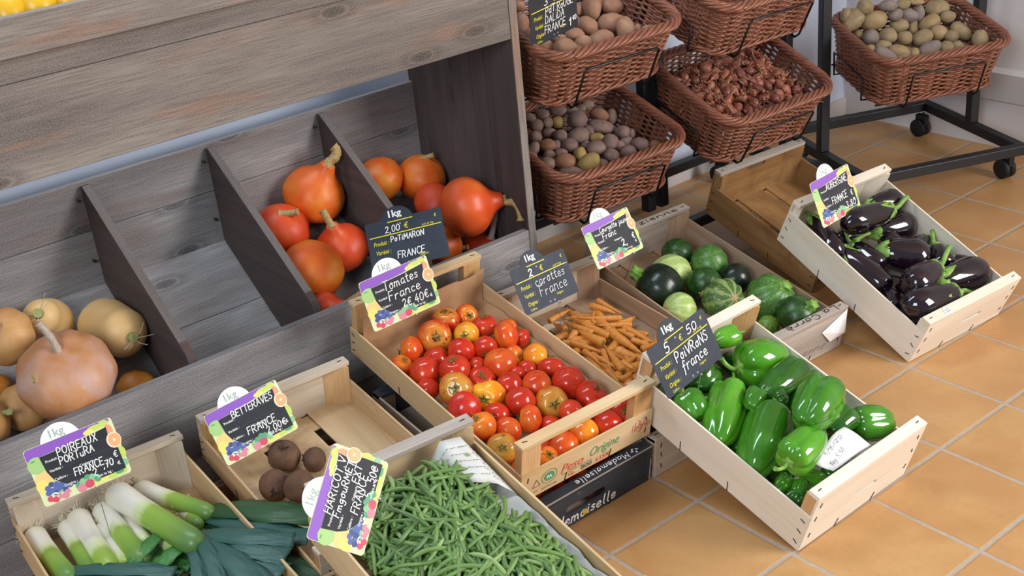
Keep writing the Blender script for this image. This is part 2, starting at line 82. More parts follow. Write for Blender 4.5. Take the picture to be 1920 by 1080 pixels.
class MB:
    """collects faces with uvs and builds one mesh"""
    def __init__(s): s.v = []; s.f = []; s.uv = []; s.m = []; s.sm = []
    def face(s, idx, uv=None, m=0, smooth=False):
        s.f.append(tuple(idx)); s.uv.append(uv or [(0, 0)] * len(idx)); s.m.append(m); s.sm.append(smooth)
    def box(s, x0, x1, y0, y1, z0, z1, m=0, M=None, grain=None):
        b = len(s.v)
        P = [(x, y, z) for z in (z0, z1) for y in (y0, y1) for x in (x0, x1)]
        if M: P = [tuple(M @ Vector(p)) for p in P]
        s.v += P
        d = (x1 - x0, y1 - y0, z1 - z0)
        g = grain if grain is not None else d.index(max(d))
        ru, rv = random.random() * 9, random.random() * 9
        lo = ((x0, y0, z0), (x1, y1, z1))
        L = [(x, y, z) for z in (z0, z1) for y in (y0, y1) for x in (x0, x1)]
        for q, n in (((0, 2, 3, 1), 2), ((4, 5, 7, 6), 2), ((0, 1, 5, 4), 1), ((2, 6, 7, 3), 1), ((0, 4, 6, 2), 0), ((1, 3, 7, 5), 0)):
            axs = [a for a in range(3) if a != n]
            if g in axs: u = g; w = [a for a in axs if a != g][0]; end = 0
            else: u, w = axs; end = 1
            s.face([b + i for i in q], [(L[i][u] * (1 if not end else .12) + ru, L[i][w] + rv + n * .37) for i in q], m)
    def prism(s, poly, a, b, axis=1, m=0, M=None):
        """extrude a 2D polygon (the two other axes, ordered) between a and b along axis"""
        n = len(poly); base = len(s.v)
        ru, rv = random.random() * 9, random.random() * 9
        for t in (a, b):
            for p in poly:
                q = [0, 0, 0]; k = 0
                for ax in range(3):
                    if ax == axis: q[ax] = t
                    else: q[ax] = p[k]; k += 1
                s.v.append(tuple(M @ Vector(q)) if M else tuple(q))
        s.face([base + i for i in range(n)][::-1], [(p[0] * .2 + ru, p[1] + rv) for p in poly][::-1], m)
        s.face([base + n + i for i in range(n)], [(p[0] * .2 + ru, p[1] + rv) for p in poly], m)
        acc = 0
        for i in range(n):
            j = (i + 1) % n; l = hypot(poly[i][0] - poly[j][0], poly[i][1] - poly[j][1])
            s.face((base + i, base + j, base + n + j, base + n + i), [(a + ru, acc + rv), (a + ru, acc + l + rv), (b + ru, acc + l + rv), (b + ru, acc + rv)], m)
            acc += l
    def tube(s, pts, rad, n=8, m=0, cap=True, closed=False, flat=1.0, up=None, smooth=True):
        pts = [Vector(p) for p in pts]; N = len(pts); base = len(s.v)
        rads = rad if isinstance(rad, (list, tuple)) else [rad] * N
        prev = None; acc = 0
        for i, p in enumerate(pts):
            if closed: t = pts[(i + 1) % N] - pts[i - 1]
            else: t = pts[min(i + 1, N - 1)] - pts[max(i - 1, 0)]
            if t.length < 1e-9: t = Vector((0, 0, 1))
            t.normalize()
            if prev is None:
                a = up if up is not None else (Vector((0, 0, 1)) if abs(t.z) < .9 else Vector((1, 0, 0)))
                nx = t.cross(a).normalized()
            else: nx = (prev - t * prev.dot(t)).normalized()
            prev = nx; ny = t.cross(nx)
            if i: acc += (p - pts[i - 1]).length
            for k in range(n):
                th = 2 * pi * k / n
                s.v.append(tuple(p + nx * (cos(th) * rads[i]) + ny * (sin(th) * rads[i] * flat)))
        for i in range(N if closed else N - 1):
            i2 = (i + 1) % N
            for k in range(n):
                k2 = (k + 1) % n
                s.face((base + i * n + k, base + i * n + k2, base + i2 * n + k2, base + i2 * n + k), [(i / N, k / n), (i / N, (k + 1) / n), ((i + 1) / N, (k + 1) / n), ((i + 1) / N, k / n)], m, smooth)
        if cap and not closed:
            s.face([base + k for k in range(n)][::-1], None, m)
            s.face([base + (N - 1) * n + k for k in range(n)], None, m)
    def blob(s, prof, nu=28, mod=None, m=0, M=None, disp=None):
        """closed body along z. prof: list of (z, r). mod(i_frac, theta, z, r)->(z, r)"""
        base = len(s.v); N = len(prof)
        def put(p):
            p = Vector(p)
            if disp: p = disp(p)
            s.v.append(tuple(M @ p if M else p))
        put((0, 0, prof[0][0]))
        for i in range(1, N - 1):
            z, r = prof[i]
            for k in range(nu):
                th = 2 * pi * k / nu
                zz, rr = (z, r) if not mod else mod(i / (N - 1), th, z, r)
                put((rr * cos(th), rr * sin(th), zz))
        put((0, 0, prof[-1][0]))
        last = len(s.v) - 1
        for k in range(nu):
            k2 = (k + 1) % nu
            s.face((base, base + 1 + k2, base + 1 + k), None, m, True)
            o = base + 1 + (N - 3) * nu
            s.face((last, o + k, o + k2), None, m, True)
            for i in range(N - 3):
                a = base + 1 + i * nu
                s.face((a + k, a + k2, a + nu + k2, a + nu + k), None, m, True)
    def ngon(s, poly, z=0, m=0, M=None):
        b = len(s.v)
        for p in poly:
            q = Vector((p[0], p[1], z)); s.v.append(tuple(M @ q if M else q))
        s.face(range(b, b + len(poly)), [(p[0], p[1]) for p in poly], m)
    def disc(s, cx, cy, r, z=0, m=0, n=18, sy=1, rot=0):
        s.ngon([(cx + r * cos(2 * pi * i / n) * cos(rot) - r * sy * sin(2 * pi * i / n) * sin(rot), cy + r * cos(2 * pi * i / n) * sin(rot) + r * sy * sin(2 * pi * i / n) * cos(rot)) for i in range(n)], z, m)
    def ribbon(s, pts, w, z=0, m=0):
        for i in range(1, len(pts) - 1):
            ax, ay = pts[i][0] - pts[i - 1][0], pts[i][1] - pts[i - 1][1]; bx, by = pts[i + 1][0] - pts[i][0], pts[i + 1][1] - pts[i][1]
            if ax * bx + ay * by < .35 * hypot(ax, ay) * hypot(bx, by):
                s.ribbon(pts[:i + 1], w, z, m); s.ribbon(pts[i:], w, z, m); return
        if len(pts) == 1: s.disc(pts[0][0], pts[0][1], w * .6, z, m, 8); return
        b = len(s.v); N = len(pts)
        for i, p in enumerate(pts):
            a = pts[max(i - 1, 0)]; c = pts[min(i + 1, N - 1)]
            dx, dy = c[0] - a[0], c[1] - a[1]; l = hypot(dx, dy) or 1
            ex, ey = dx / l, dy / l
            px, py = p
            if i == 0: px -= ex * w * .4; py -= ey * w * .4
            if i == N - 1: px += ex * w * .4; py += ey * w * .4
            s.v += [(px - ey * w / 2, py + ex * w / 2, z), (px + ey * w / 2, py - ex * w / 2, z)]
        for i in range(N - 1):
            s.face((b + 2 * i, b + 2 * i + 1, b + 2 * i + 3, b + 2 * i + 2), None, m)
    def mesh(s, name, mats):
        me = bpy.data.meshes.new(name)
        me.from_pydata(s.v, [], s.f)
        uvl = me.uv_layers.new(name='UVMap')
        flat = []
        for u in s.uv:
            for a in u: flat += [a[0], a[1]]
        uvl.data.foreach_set('uv', flat)
        for m in (mats if isinstance(mats, (list, tuple)) else [mats]): me.materials.append(m)
        me.polygons.foreach_set('material_index', s.m)
        me.polygons.foreach_set('use_smooth', s.sm)
        me.update()
        return me
    def build(s, name, mats, parent=None, mw=None, bevel=0):
        me = s.mesh(name, mats)
        return link(name, me, parent, mw, bevel)

def link(name, me, parent=None, mw=None, bevel=0):
    o = bpy.data.objects.new(name, me); COL.objects.link(o)
    if parent: o.parent = parent
    if mw: 
        if parent: o.matrix_local = mw
        else: o.matrix_world = mw
    if bevel:
        b = o.modifiers.new('bevel', 'BEVEL'); b.width = bevel; b.segments = 2; b.limit_method = 'ANGLE'
    return o

def frame(q):
    """x, y, z, yaw, pitch -> matrix of a tilted container"""
    x, y, z, yaw, pit = q[:5]
    cy, sy, cp, sp = cos(yaw), sin(yaw), cos(pit), sin(pit)
    return Matrix(((cy, -sy * cp, sy * sp, x), (sy, cy * cp, -cy * sp, y), (0, sp, cp, z), (0, 0, 0, 1)))
def along(p, axis, roll=0, scale=1):
    """matrix that puts local z on axis"""
    z = Vector(axis).normalized()
    a = Vector((0, 0, 1)) if abs(z.z) < .95 else Vector((1, 0, 0))
    x = a.cross(z).normalized(); y = z.cross(x)
    c, s_ = cos(roll), sin(roll)
    X = x * c + y * s_; Y = y * c - x * s_
    M = Matrix(((X.x, Y.x, z.x, p[0]), (X.y, Y.y, z.y, p[1]), (X.z, Y.z, z.z, p[2]), (0, 0, 0, 1)))
    return M @ Matrix.Scale(scale, 4) if scale != 1 else M
RT, UP, FW = Vector(DATA['cam']['R'][0]), Vector(DATA['cam']['R'][1]), -Vector(DATA['cam']['R'][2])
def stem_tube(o, base, vec, r, mat, curl=(0, 0, 0), name='stem', flare=1.6, n=10):
    """stem of thing o: from local point base along world vector vec, sideways curl in the middle"""
    im = o.matrix_world.inverted(); sc = o.matrix_world.to_scale()[0]
    p0 = o.matrix_world @ Vector(base); v = Vector(vec); c = Vector(curl)
    P = [p0 - v.normalized() * r * .5, p0 + v * .12, p0 + v * .45 + c, p0 + v * .8 + c * .8, p0 + v]
    Q = smoothpath(P, 5); m = len(Q); b = MB(); rnd = random.Random(name + o.name)
    b.tube([im @ q for q in Q], [(r * (1 + (flare - 1) * max(0, 1 - i / 5)) * (1 + .1 * rnd.uniform(-1, 1)) * (1.2 if i > m - 3 else 1)) / sc for i in range(m)], n)
    # ridges
    for i in range(m):
        for k in range(0, n, 2):
            a = Vector(b.v[i * n + k]); ctr = im @ Q[i]; b.v[i * n + k] = tuple(ctr + (a - ctr) * .8)
    return b.build(name, mat, o)
def copy_tree(o, parent=None):
    c = o.copy(); COL.objects.link(c)
    if parent: c.parent = parent
    for ch in list(o.children): copy_tree(ch, c)
    return c
def smoothpath(P, n=6):
    """Catmull-Rom through points"""
    P = [Vector(p) for p in P]; out = []
    for i in range(len(P) - 1):
        a, b, c, d = P[max(i - 1, 0)], P[i], P[i + 1], P[min(i + 2, len(P) - 1)]
        for k in range(n):
            t = k / n
            out.append(.5 * ((2 * b) + (c - a) * t + (2 * a - 5 * b + 4 * c - d) * t * t + (3 * b - a - 3 * c + d) * t ** 3))
    out.append(P[-1]); return out
ORD = ['first', 'second', 'third', 'fourth', 'fifth', 'sixth', 'seventh', 'eighth', 'ninth', 'tenth', 'eleventh', 'twelfth', 'thirteenth', 'fourteenth', 'fifteenth']
def rows(items, mat, per):
    """row and place of each item inside its container: list of (row from front, place from left, row count)"""
    inv = mat.inverted()
    L = [(inv @ Vector(it[:3]), i) for i, it in enumerate(items)]
    L.sort(key=lambda a: a[0].y)
    out = [None] * len(items)
    for r in range(0, len(L), per):
        row = sorted(L[r:r + per], key=lambda a: a[0].x)
        for k, (_, i) in enumerate(row): out[i] = (r // per, k, len(row))
    return out
def rowtext(rc, n):
    r, k, c = rc
    side = 'leftmost' if k == 0 else 'rightmost' if k == c - 1 else ORD[k] + ' from left'
    return '%s, %s row from front' % (side, ORD[r])

# ------------------------------------------------------------------ materials
def lin(c):
    return tuple((x / 12.92 if x <= .04045 else ((x + .055) / 1.055) ** 2.4) for x in c)
def hexc(h): return lin(tuple(int(h[i:i + 2], 16) / 255 for i in (0, 2, 4)))
class NT:
    def __init__(s, name):
        s.m = bpy.data.materials.new(name); s.m.use_nodes = True
        s.t = s.m.node_tree; s.bsdf = s.t.nodes['Principled BSDF']
    def n(s, typ, **k):
        o = s.t.nodes.new(typ)
        for a, b in k.items():
            if hasattr(o, a): setattr(o, a, b)
            else: o.inputs[a].default_value = b
        return o
    def l(s, a, b): s.t.links.new(a, b)
    def coord(s, kind='Object', scale=(1, 1, 1), loc=None, rand=0):
        tc = s.n('ShaderNodeTexCoord'); mp = s.n('ShaderNodeMapping')
        mp.inputs['Scale'].default_value = scale
        s.l(tc.outputs[kind], mp.inputs['Vector'])
        if rand:
            oi = s.n('ShaderNodeObjectInfo'); mu = s.n('ShaderNodeMath', operation='MULTIPLY'); mu.inputs[1].default_value = rand
            s.l(oi.outputs['Random'], mu.inputs[0]); s.l(mu.outputs[0], mp.inputs['Location'])
        return mp.outputs[0]
    def noise(s, vec, scale=5, detail=3, rough=.5, dist=0):
        o = s.n('ShaderNodeTexNoise'); o.inputs['Scale'].default_value = scale; o.inputs['Detail'].default_value = detail
        o.inputs['Roughness'].default_value = rough; o.inputs['Distortion'].default_value = dist
        if vec: s.l(vec, o.inputs['Vector'])
        return o.outputs['Fac']
    def ramp(s, fac, stops, mode='LINEAR'):
        o = s.n('ShaderNodeValToRGB'); o.color_ramp.interpolation = mode
        e = o.color_ramp.elements
        while len(e) < len(stops): e.new(.5)
        for k, (p, c) in zip(e, stops):
            k.position = p; k.color = (c, c, c, 1) if isinstance(c, (int, float)) else (*c[:3], 1)
        if fac is not None: s.l(fac, o.inputs[0])
        return o.outputs[0]
    def mix(s, fac, a, b, mode='MIX'):
        o = s.n('ShaderNodeMix', data_type='RGBA', blend_type=mode)
        for src, i in ((fac, 0), (a, 6), (b, 7)):
            if hasattr(src, 'is_linked'): s.l(src, o.inputs[i])
            else: o.inputs[i].default_value = (src if i == 0 else (src,) * 3 + (1,)) if isinstance(src, (int, float)) else (*src[:3], 1)
        return o.outputs[2]
    def math(s, op, a, b=0.0):
        o = s.n('ShaderNodeMath', operation=op)
        for i, x in enumerate((a, b)):
            if hasattr(x, 'is_linked'): s.l(x, o.inputs[i])
            else: o.inputs[i].default_value = x
        return o.outputs[0]
    def out(s, col, rough=.5, bump=None, bs=.3, bd=.002, **k):
        b = s.bsdf
        if hasattr(col, 'is_linked'): s.l(col, b.inputs['Base Color'])
        else: b.inputs['Base Color'].default_value = (*col[:3], 1)
        if hasattr(rough, 'is_linked'): s.l(rough, b.inputs['Roughness'])
        else: b.inputs['Roughness'].default_value = rough
        if bump is not None:
            bn = s.n('ShaderNodeBump'); bn.inputs['Strength'].default_value = bs; bn.inputs['Distance'].default_value = bd
            s.l(bump, bn.inputs['Height']); s.l(bn.outputs[0], b.inputs['Normal'])
        for a, v in k.items(): b.inputs[a.replace('_', ' ')].default_value = v
        return s.m
_pl = {}
def plain(name, h, rough=.5, **k):
    if name not in _pl: _pl[name] = NT(name).out(hexc(h), rough, **k)
    return _pl[name]

def wood(name, base, dark, light, streak=.5, fine=.4, knots=.5, tint=None, rough=.75, saw=0, dirt=None):
    t = NT(name)
    uv = t.coord('UV')
    mp = t.n('ShaderNodeMapping'); mp.inputs['Scale'].default_value = (1.3, 24, 1)
    wq = t.noise(t.coord('UV', (2.5, 9, 1)), 1, 2, .5)
    wa = t.n('ShaderNodeVectorMath', operation='MULTIPLY_ADD'); t.l(wq, wa.inputs[0]); wa.inputs[1].default_value = (0, .05, 0); t.l(uv, wa.inputs[2]); t.l(wa.outputs[0], mp.inputs[0])
    g = t.noise(mp.outputs[0], 1, 6, .68, .6)
    mp2 = t.n('ShaderNodeMapping'); mp2.inputs['Scale'].default_value = (9, 260, 1); t.l(uv, mp2.inputs[0])
    f = t.noise(mp2.outputs[0], 1, 2, .6)
    mp3 = t.n('ShaderNodeMapping'); mp3.inputs['Scale'].default_value = (1.1, 5, 1); t.l(uv, mp3.inputs[0])
    big = t.noise(mp3.outputs[0], 1, 2, .5, .4)
    c = t.mix(t.ramp(g, [(.3, 0), (.72, 1)]), dark, base)
    c = t.mix(t.math('MULTIPLY', t.ramp(big, [(.42, 0), (.7, 1)]), streak), c, light)
    if tint: 
        mp4 = t.n('ShaderNodeMapping'); mp4.inputs['Scale'].default_value = (2.2, 14, 1); mp4.inputs['Location'].default_value = (3, 7, 0); t.l(uv, mp4.inputs[0])
        tn = t.noise(mp4.outputs[0], 1, 2, .5, .6)
        c = t.mix(t.math('MULTIPLY', t.ramp(tn, [(.56, 0), (.72, 1)]), .75), c, tint)
    c = t.mix(t.math('MULTIPLY', t.ramp(f, [(.35, 1), (.6, 0)]), fine), c, dark)
    h = t.math('ADD', t.math('MULTIPLY', g, .5), t.math('MULTIPLY', f, .6))
    if knots:
        mk = t.n('ShaderNodeMapping'); mk.inputs['Scale'].default_value = (2.4, 6.5, 1); t.l(uv, mk.inputs[0])
        vo = t.n('ShaderNodeTexVoronoi', voronoi_dimensions='2D'); vo.inputs['Scale'].default_value = 1; t.l(mk.outputs[0], vo.inputs['Vector'])
        d = vo.outputs['Distance']
        sel = t.ramp(vo.outputs['Color'], [(.56, 0), (.6, 1)])
        ring = t.math('MULTIPLY', t.ramp(d, [(.0, 1), (.07, .75), (.09, .1), (.12, .5), (.2, 0)]), sel)
        c = t.mix(t.math('MULTIPLY', ring, knots), c, tuple(x * .45 for x in dark[:3]))
    if saw:
        ms = t.n('ShaderNodeMapping'); ms.inputs['Scale'].default_value = (330, 330, 1); t.l(uv, ms.inputs[0])
        sn = t.noise(ms.outputs[0], 1, 1, .5)
        c = t.mix(t.math('MULTIPLY', t.ramp(sn, [(.45, 0), (.7, 1)]), saw), c, light)
        h = t.math('ADD', h, t.math('MULTIPLY', sn, .6))
    if dirt:
        dn = t.noise(t.coord('Object'), 7, 4, .65)
        c = t.mix(t.math('MULTIPLY', t.ramp(dn, [(.52, 0), (.72, 1)]), .75), c, dirt)
    return t.out(c, rough, h, .55, .0016, Specular_IOR_Level=.25)

M = {}
M['grey_wood'] = wood('weathered_grey_wood', hexc('847b74'), hexc('5a534f'), hexc('a1978f'), .75, .6, .85, hexc('94705c'), .85, .4)
M['bin_wood'] = wood('weathered_bin_wood', hexc('94908f'), hexc('6a6567'), hexc('b4b1b0'), .75, .6, .9, hexc('80706a'), .85, .35)
M['brown_wood'] = wood('brown_stained_wood', hexc('5d504b'), hexc('43393a'), hexc('6f625c'), .5, .45, .6, hexc('5a4038'), .8, .1)
M['div_edge'] = wood('divider_edge_wood', hexc('6f6661'), hexc('5a5250'), hexc('8c8682'), .5, .3, 0, None, .85, .4)
M['new_wood'] = wood('fresh_poplar_wood', hexc('e9dece'), hexc('d9cab4'), hexc('f1e9dc'), .6, .15, .15, None, .6)
M['tan_wood'] = wood('tan_poplar_wood', hexc('d8bb90'), hexc('bf9c6e'), hexc('e6d0ac'), .6, .22, .35, None, .62)
M['beet_wood'] = wood('earthy_poplar_wood', hexc('d3b48a'), hexc('b4926a'), hexc('e2cca8'), .6, .22, .4, None, .65, 0, hexc('8a6a48'))
M['post_wood'] = wood('pine_post_wood', hexc('d9b07e'), hexc('b98854'), hexc('e4c398'), .5, .4, .3, None, .6)
M['old_wood'] = wood('aged_crate_wood', hexc('b89878'), hexc('8d6f56'), hexc('c8b09a'), .6, .35, .5, hexc('a0785a'), .75)
M['silver_wood'] = wood('silvered_crate_wood', hexc('b9aca0'), hexc('8e837a'), hexc('cfc5bb'), .6, .4, .4, None, .8, .2)
M['amber_wood'] = wood('amber_crate_wood', hexc('a97f50'), hexc('7a5632'), hexc('bd9866'), .6, .35, .5, None, .7, 0, hexc('7a5430'))
M['beam_wood'] = wood('pale_dirty_wood', hexc('d5c3ad'), hexc('a99783'), hexc('e2d6c5'), .6, .25, .5, None, .7)

def floor_mat():
    S = .283
    t = NT('terracotta_tiles')
    tc = t.n('ShaderNodeTexCoord'); sp = t.n('ShaderNodeSeparateXYZ'); t.l(tc.outputs['Object'], sp.inputs[0])
    wob = t.noise(tc.outputs['Object'], 14, 2, .5)
    fr = []; ids = []
    for ax in (0, 1):
        a = t.math('ADD', t.math('DIVIDE', sp.outputs[ax], S), t.math('MULTIPLY', t.math('SUBTRACT', wob, .5), .012))
        f = t.math('FRACT', a); ids.append(t.math('FLOOR', a))
        fr.append(t.math('MINIMUM', f, t.math('SUBTRACT', 1.0, f)))
    d = t.math('MINIMUM', fr[0], fr[1])
    grout = t.ramp(d, [(.014, 1), (.021, 0)])
    cmb = t.n('ShaderNodeCombineXYZ'); t.l(ids[0], cmb.inputs[0]); t.l(ids[1], cmb.inputs[1])
    wn = t.n('ShaderNodeTexWhiteNoise'); t.l(cmb.outputs[0], wn.inputs[0])
    n1 = t.noise(tc.outputs['Object'], 5, 3, .55, .5); n2 = t.noise(tc.outputs['Object'], 60, 2, .6)
    c = t.mix(t.ramp(n1, [(.3, 0), (.7, 1)]), hexc('b08350'), hexc('c49a66'))
    c = t.mix(t.math('MULTIPLY', wn.outputs['Value'], .5), c, hexc('b98757'))
    c = t.mix(t.math('MULTIPLY', t.ramp(n2, [(.5, 0), (.8, 1)]), .18), c, hexc('8e6238'))
    gc = t.mix(n2, hexc('97897a'), hexc('b8aa9a'))
    c = t.mix(grout, c, gc)
    ro = t.mix(grout, t.ramp(n1, [(.3, .3), (.7, .42)]), .85)
    h = t.math('SUBTRACT', t.math('MULTIPLY', n1, .12), t.ramp(d, [(.012, 1), (.03, 0)]))
    return t.out(c, ro, h, .5, .003)
M['floor'] = floor_mat()
def plaster(name, h, h2):
    t = NT(name); o = t.coord('Object')
    n = t.noise(o, 3, 4, .6); n2 = t.noise(o, 40, 3, .6)
    return t.out(t.mix(t.ramp(n, [(.3, 0), (.75, 1)]), hexc(h), hexc(h2)), .8, n2, .25, .002)
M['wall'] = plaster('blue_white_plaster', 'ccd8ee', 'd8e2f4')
M['wall2'] = plaster('grey_white_plaster', 'dcd8d8', 'e6e2e2')
M['plinth'] = plaster('scuffed_plinth_paint', 'c9c5c4', 'd9d5d3')
M['black_metal'] = NT('black_powder_coat').out(hexc('17191e'), .45)
M['rubber'] = plain('black_rubber', '141414', .6)
M['steel'] = plain('steel_wire', 'b9bcc2', .3, Metallic=.9)
M['wire'] = NT('black_wire').out(hexc('101113'), .4)
def wicker():
    t = NT('brown_wicker'); o = t.coord('Object', rand=7)
    n = t.noise(o, 26, 3, .6); n2 = t.noise(o, 150, 2, .5)
    c = t.mix(t.ramp(n, [(.3, 0), (.7, 1)]), hexc('623a28'), hexc('8e5640'))
    c = t.mix(t.math('MULTIPLY', n2, .35), c, hexc('9c6248'))
    return t.out(c, .38, n2, .2, .001)
M['wicker'] = wicker()
def organic(name, stops, scale=6, rough=.35, spots=None, bump=.15, coat=0, bscale=60, detail=4, stretch=(1, 1, 1), spot_scale=14, spot_lim=.66, u=1, top=None, **k):
    """skin colours by a soft noise, with optional blemish spots"""
    t = NT(name); o = t.coord('Object', stretch, rand=9)
    n = t.noise(o, scale * u, detail, .55, .4)
    c = t.ramp(n, [(p, hexc(h)) for p, h in stops])
    if top:
        sp = t.n('ShaderNodeSeparateXYZ'); t.l(t.n('ShaderNodeTexCoord').outputs['Object'], sp.inputs[0])
        tz = t.math('ADD', sp.outputs[2], t.math('MULTIPLY', t.math('SUBTRACT', t.noise(o, 1.6, 3, .6), .5), 1.3))
        c = t.mix(t.ramp(tz, [(.3, 0), (.85, .85)]), c, hexc(top))
    if spots:
        s2 = t.noise(o, spot_scale * u, 4, .65)
        c = t.mix(t.ramp(s2, [(spot_lim, 0), (spot_lim + .05, 1)]), c, hexc(spots))
    b = t.noise(o, bscale * u, 3, .6)
    return t.out(c, rough, b, bump, .001, Coat_Weight=coat, Coat_Roughness=.08, **k)
M['tom'] = [organic('tomato_red', [(.3, 'b82814'), (.55, 'c8361a'), (.75, 'd24f24')], 12, .16, None, .05, u=0.06),
            organic('tomato_orange_red', [(.3, 'cc3814'), (.5, 'd6541c'), (.72, 'de7826')], 14, .16, None, .05, u=0.06, top='ea8c24'),
            organic('tomato_orange', [(.3, 'e0641a'), (.5, 'e88a22'), (.7, 'efa42c')], 14, .16, 'c05a2a', .05, u=0.06, top='f0b43c'),
            organic('tomato_blotched', [(.3, 'b81c12'), (.55, 'd23a1a'), (.75, 'e07a28')], 13, .18, '5a1f22', .08, 0, 60, 4, (1, 1, 1), 26, .6, u=0.06, top='d99032'),
            organic('tomato_brown_orange', [(.3, 'b85520'), (.5, 'cf6a1e'), (.72, 'd99a35')], 15, .17, '7a4a2a', .08, 0, 60, 4, (1, 1, 1), 30, .64, u=0.06, top='c9a040'),
            organic('tomato_yellow', [(.3, 'e87c14'), (.5, 'f2a31c'), (.75, 'f6bf3a')], 10, .16, None, .05, u=0.06),
            organic('tomato_wrinkled_red', [(.3, 'b42018'), (.6, 'c63222')], 12, .2, None, .6, 0, 30, 2, (1, 1, 5), u=0.06)]
M['calyx'] = organic('green_calyx', [(.3, '454a22'), (.6, '6a7434'), (.8, '8f9854')], 60, .6, u=0.05)
M['dry_stem'] = organic('dry_stem', [(.3, '8a6a3c'), (.5, 'b89a62'), (.75, 'd2bb88')], 40, .8, None, .8, 0, 90, 3, (1, 1, .15))
M['pale_stem'] = organic('pale_grey_stem', [(.3, 'a08c7c'), (.6, 'c4b4a6')], 40, .8, None, .5)
M['green_stem'] = organic('greenish_stem', [(.3, '76803f'), (.6, 'a5a56a'), (.8, 'c0b88a')], 40, .7, None, .5)
M['kuri'] = [organic('squash_orange', [(.3, 'd9541a'), (.5, 'e06c1e'), (.7, 'e88a2c')], 9, .46, 'a0603a', .15, 0, 40, 4, (1, 1, 1), 22, .7, u=0.12),
             organic('squash_red', [(.3, 'cf3c18'), (.6, 'da5024'), (.8, 'e2702e')], 8, .46, None, .15, u=0.12),
             organic('squash_gold', [(.3, 'd8551c'), (.5, 'e0701e'), (.72, 'e89430')], 7, .46, 'a8703c', .15, 0, 40, 4, (1, 1, 1), 24, .68, u=0.12),
             organic('squash_deep_orange', [(.3, 'd84e1e'), (.55, 'e0602a'), (.8, 'e67a35')], 7, .4, None, .18, u=0.12, top='d84a1c')]
M['tan'] = [organic('tan_squash', [(.3, 'b8824c'), (.55, 'c8965c'), (.8, 'd4a873')], 8, .5, None, .12, u=0.12),
            organic('pinkish_tan_squash', [(.3, 'b4703c'), (.5, 'c58a5e'), (.7, 'c6a194')], 9, .5, 'bda9a4', .12, 0, 60, 4, (1, 1, 1), 9, .66, u=0.12),
            organic('butternut_skin', [(.3, 'd0a468'), (.6, 'dab47a'), (.85, 'e0bf8a')], 7, .45, None, .1),
            organic('orange_squash_skin', [(.3, 'cf7a28'), (.6, 'dd9438')], 7, .45, u=0.12)]
def striped(name, c1, c2, n=10, speck=None, rough=.35):
    t = NT(name); tc = t.n('ShaderNodeTexCoord'); sp = t.n('ShaderNodeSeparateXYZ'); t.l(tc.outputs['Object'], sp.inputs[0])
    an = t.math('ARCTAN2', sp.outputs[1], sp.outputs[0])
    w = t.noise(tc.outputs['Object'], 2.2, 3, .6)
    s_ = t.math('SINE', t.math('ADD', t.math('MULTIPLY', an, n), t.math('MULTIPLY', w, 5)))
    c = t.mix(t.ramp(s_, [(.25, 0), (.8, 1)]), hexc(c1), hexc(c2))
    v = t.noise(tc.outputs['Object'], 16, 2, .5)
    if speck: c = t.mix(t.ramp(v, [(.58, 0), (.66, .8)]), c, hexc(speck))
    return t.out(c, rough, v, .1, .001)
M['cg'] = [striped('courgette_dark_green', '1c3d14', '28521d', 6, '4d7a35'), striped('courgette_mid_green', '42702d', '50803a', 8, '8aa860'),
           striped('courgette_pale_green', '9fb862', 'b9cc82', 11, 'cddba0'), striped('courgette_black_green', '111d14', '18271b', 5, '2a4030', .28),
           striped('courgette_striped', '3f5c2a', '7d9454', 9, 'a0b070'), striped('courgette_lime', '6c9430', '88ac48', 8, 'a8c268')]
M['pep'] = [organic('pepper_green', [(.3, '408616'), (.6, '58a024'), (.85, '74b63a')], 9, .1, None, .06, .4, u=0.06),
            organic('pepper_dark_green', [(.3, '1d4a0e'), (.6, '2b6416'), (.85, '3a7a22')], 9, .1, None, .06, .4, u=0.06),
            organic('pepper_mid_green', [(.3, '2f6c12'), (.6, '42861e'), (.85, '559a2c')], 9, .1, None, .06, .4, u=0.06)]
M['pep_stem'] = organic('pepper_stem', [(.3, '5c9030'), (.6, '84b04c'), (.85, 'a4c470')], 40, .4, u=0.06)
M['aub'] = organic('aubergine_skin', [(.3, '120a12'), (.6, '1d0f1a'), (.85, '2e1624')], 5, .07, None, .02, .5, u=0.06)
M['aub_cap'] = organic('aubergine_calyx', [(.3, '5f8c34'), (.6, '86aa50'), (.85, 'a8c074')], 40, .55, None, .4, u=0.06)
M['carrot'] = organic('carrot_skin', [(.3, 'c2762a'), (.6, 'd28a3a'), (.85, 'dc9e54')], 20, .5, 'a85a20', .5, 0, 60, 3, (1, 1, 3), 40, .68, u=0.03)
M['carrot_root'] = plain('carrot_rootlet', 'd49a54', .6)
M['carrot_top'] = organic('carrot_crown', [(.3, '4a4a20'), (.6, '6e7a30')], 60, .8, u=0.03)
M['earth'] = organic('beet_skin', [(.3, '4a3326'), (.55, '644632'), (.8, '7e5c44')], 14, .85, '3a281e', .9, 0, 70, u=0.05)
M['root'] = plain('dark_root', '3a2a20', .9)
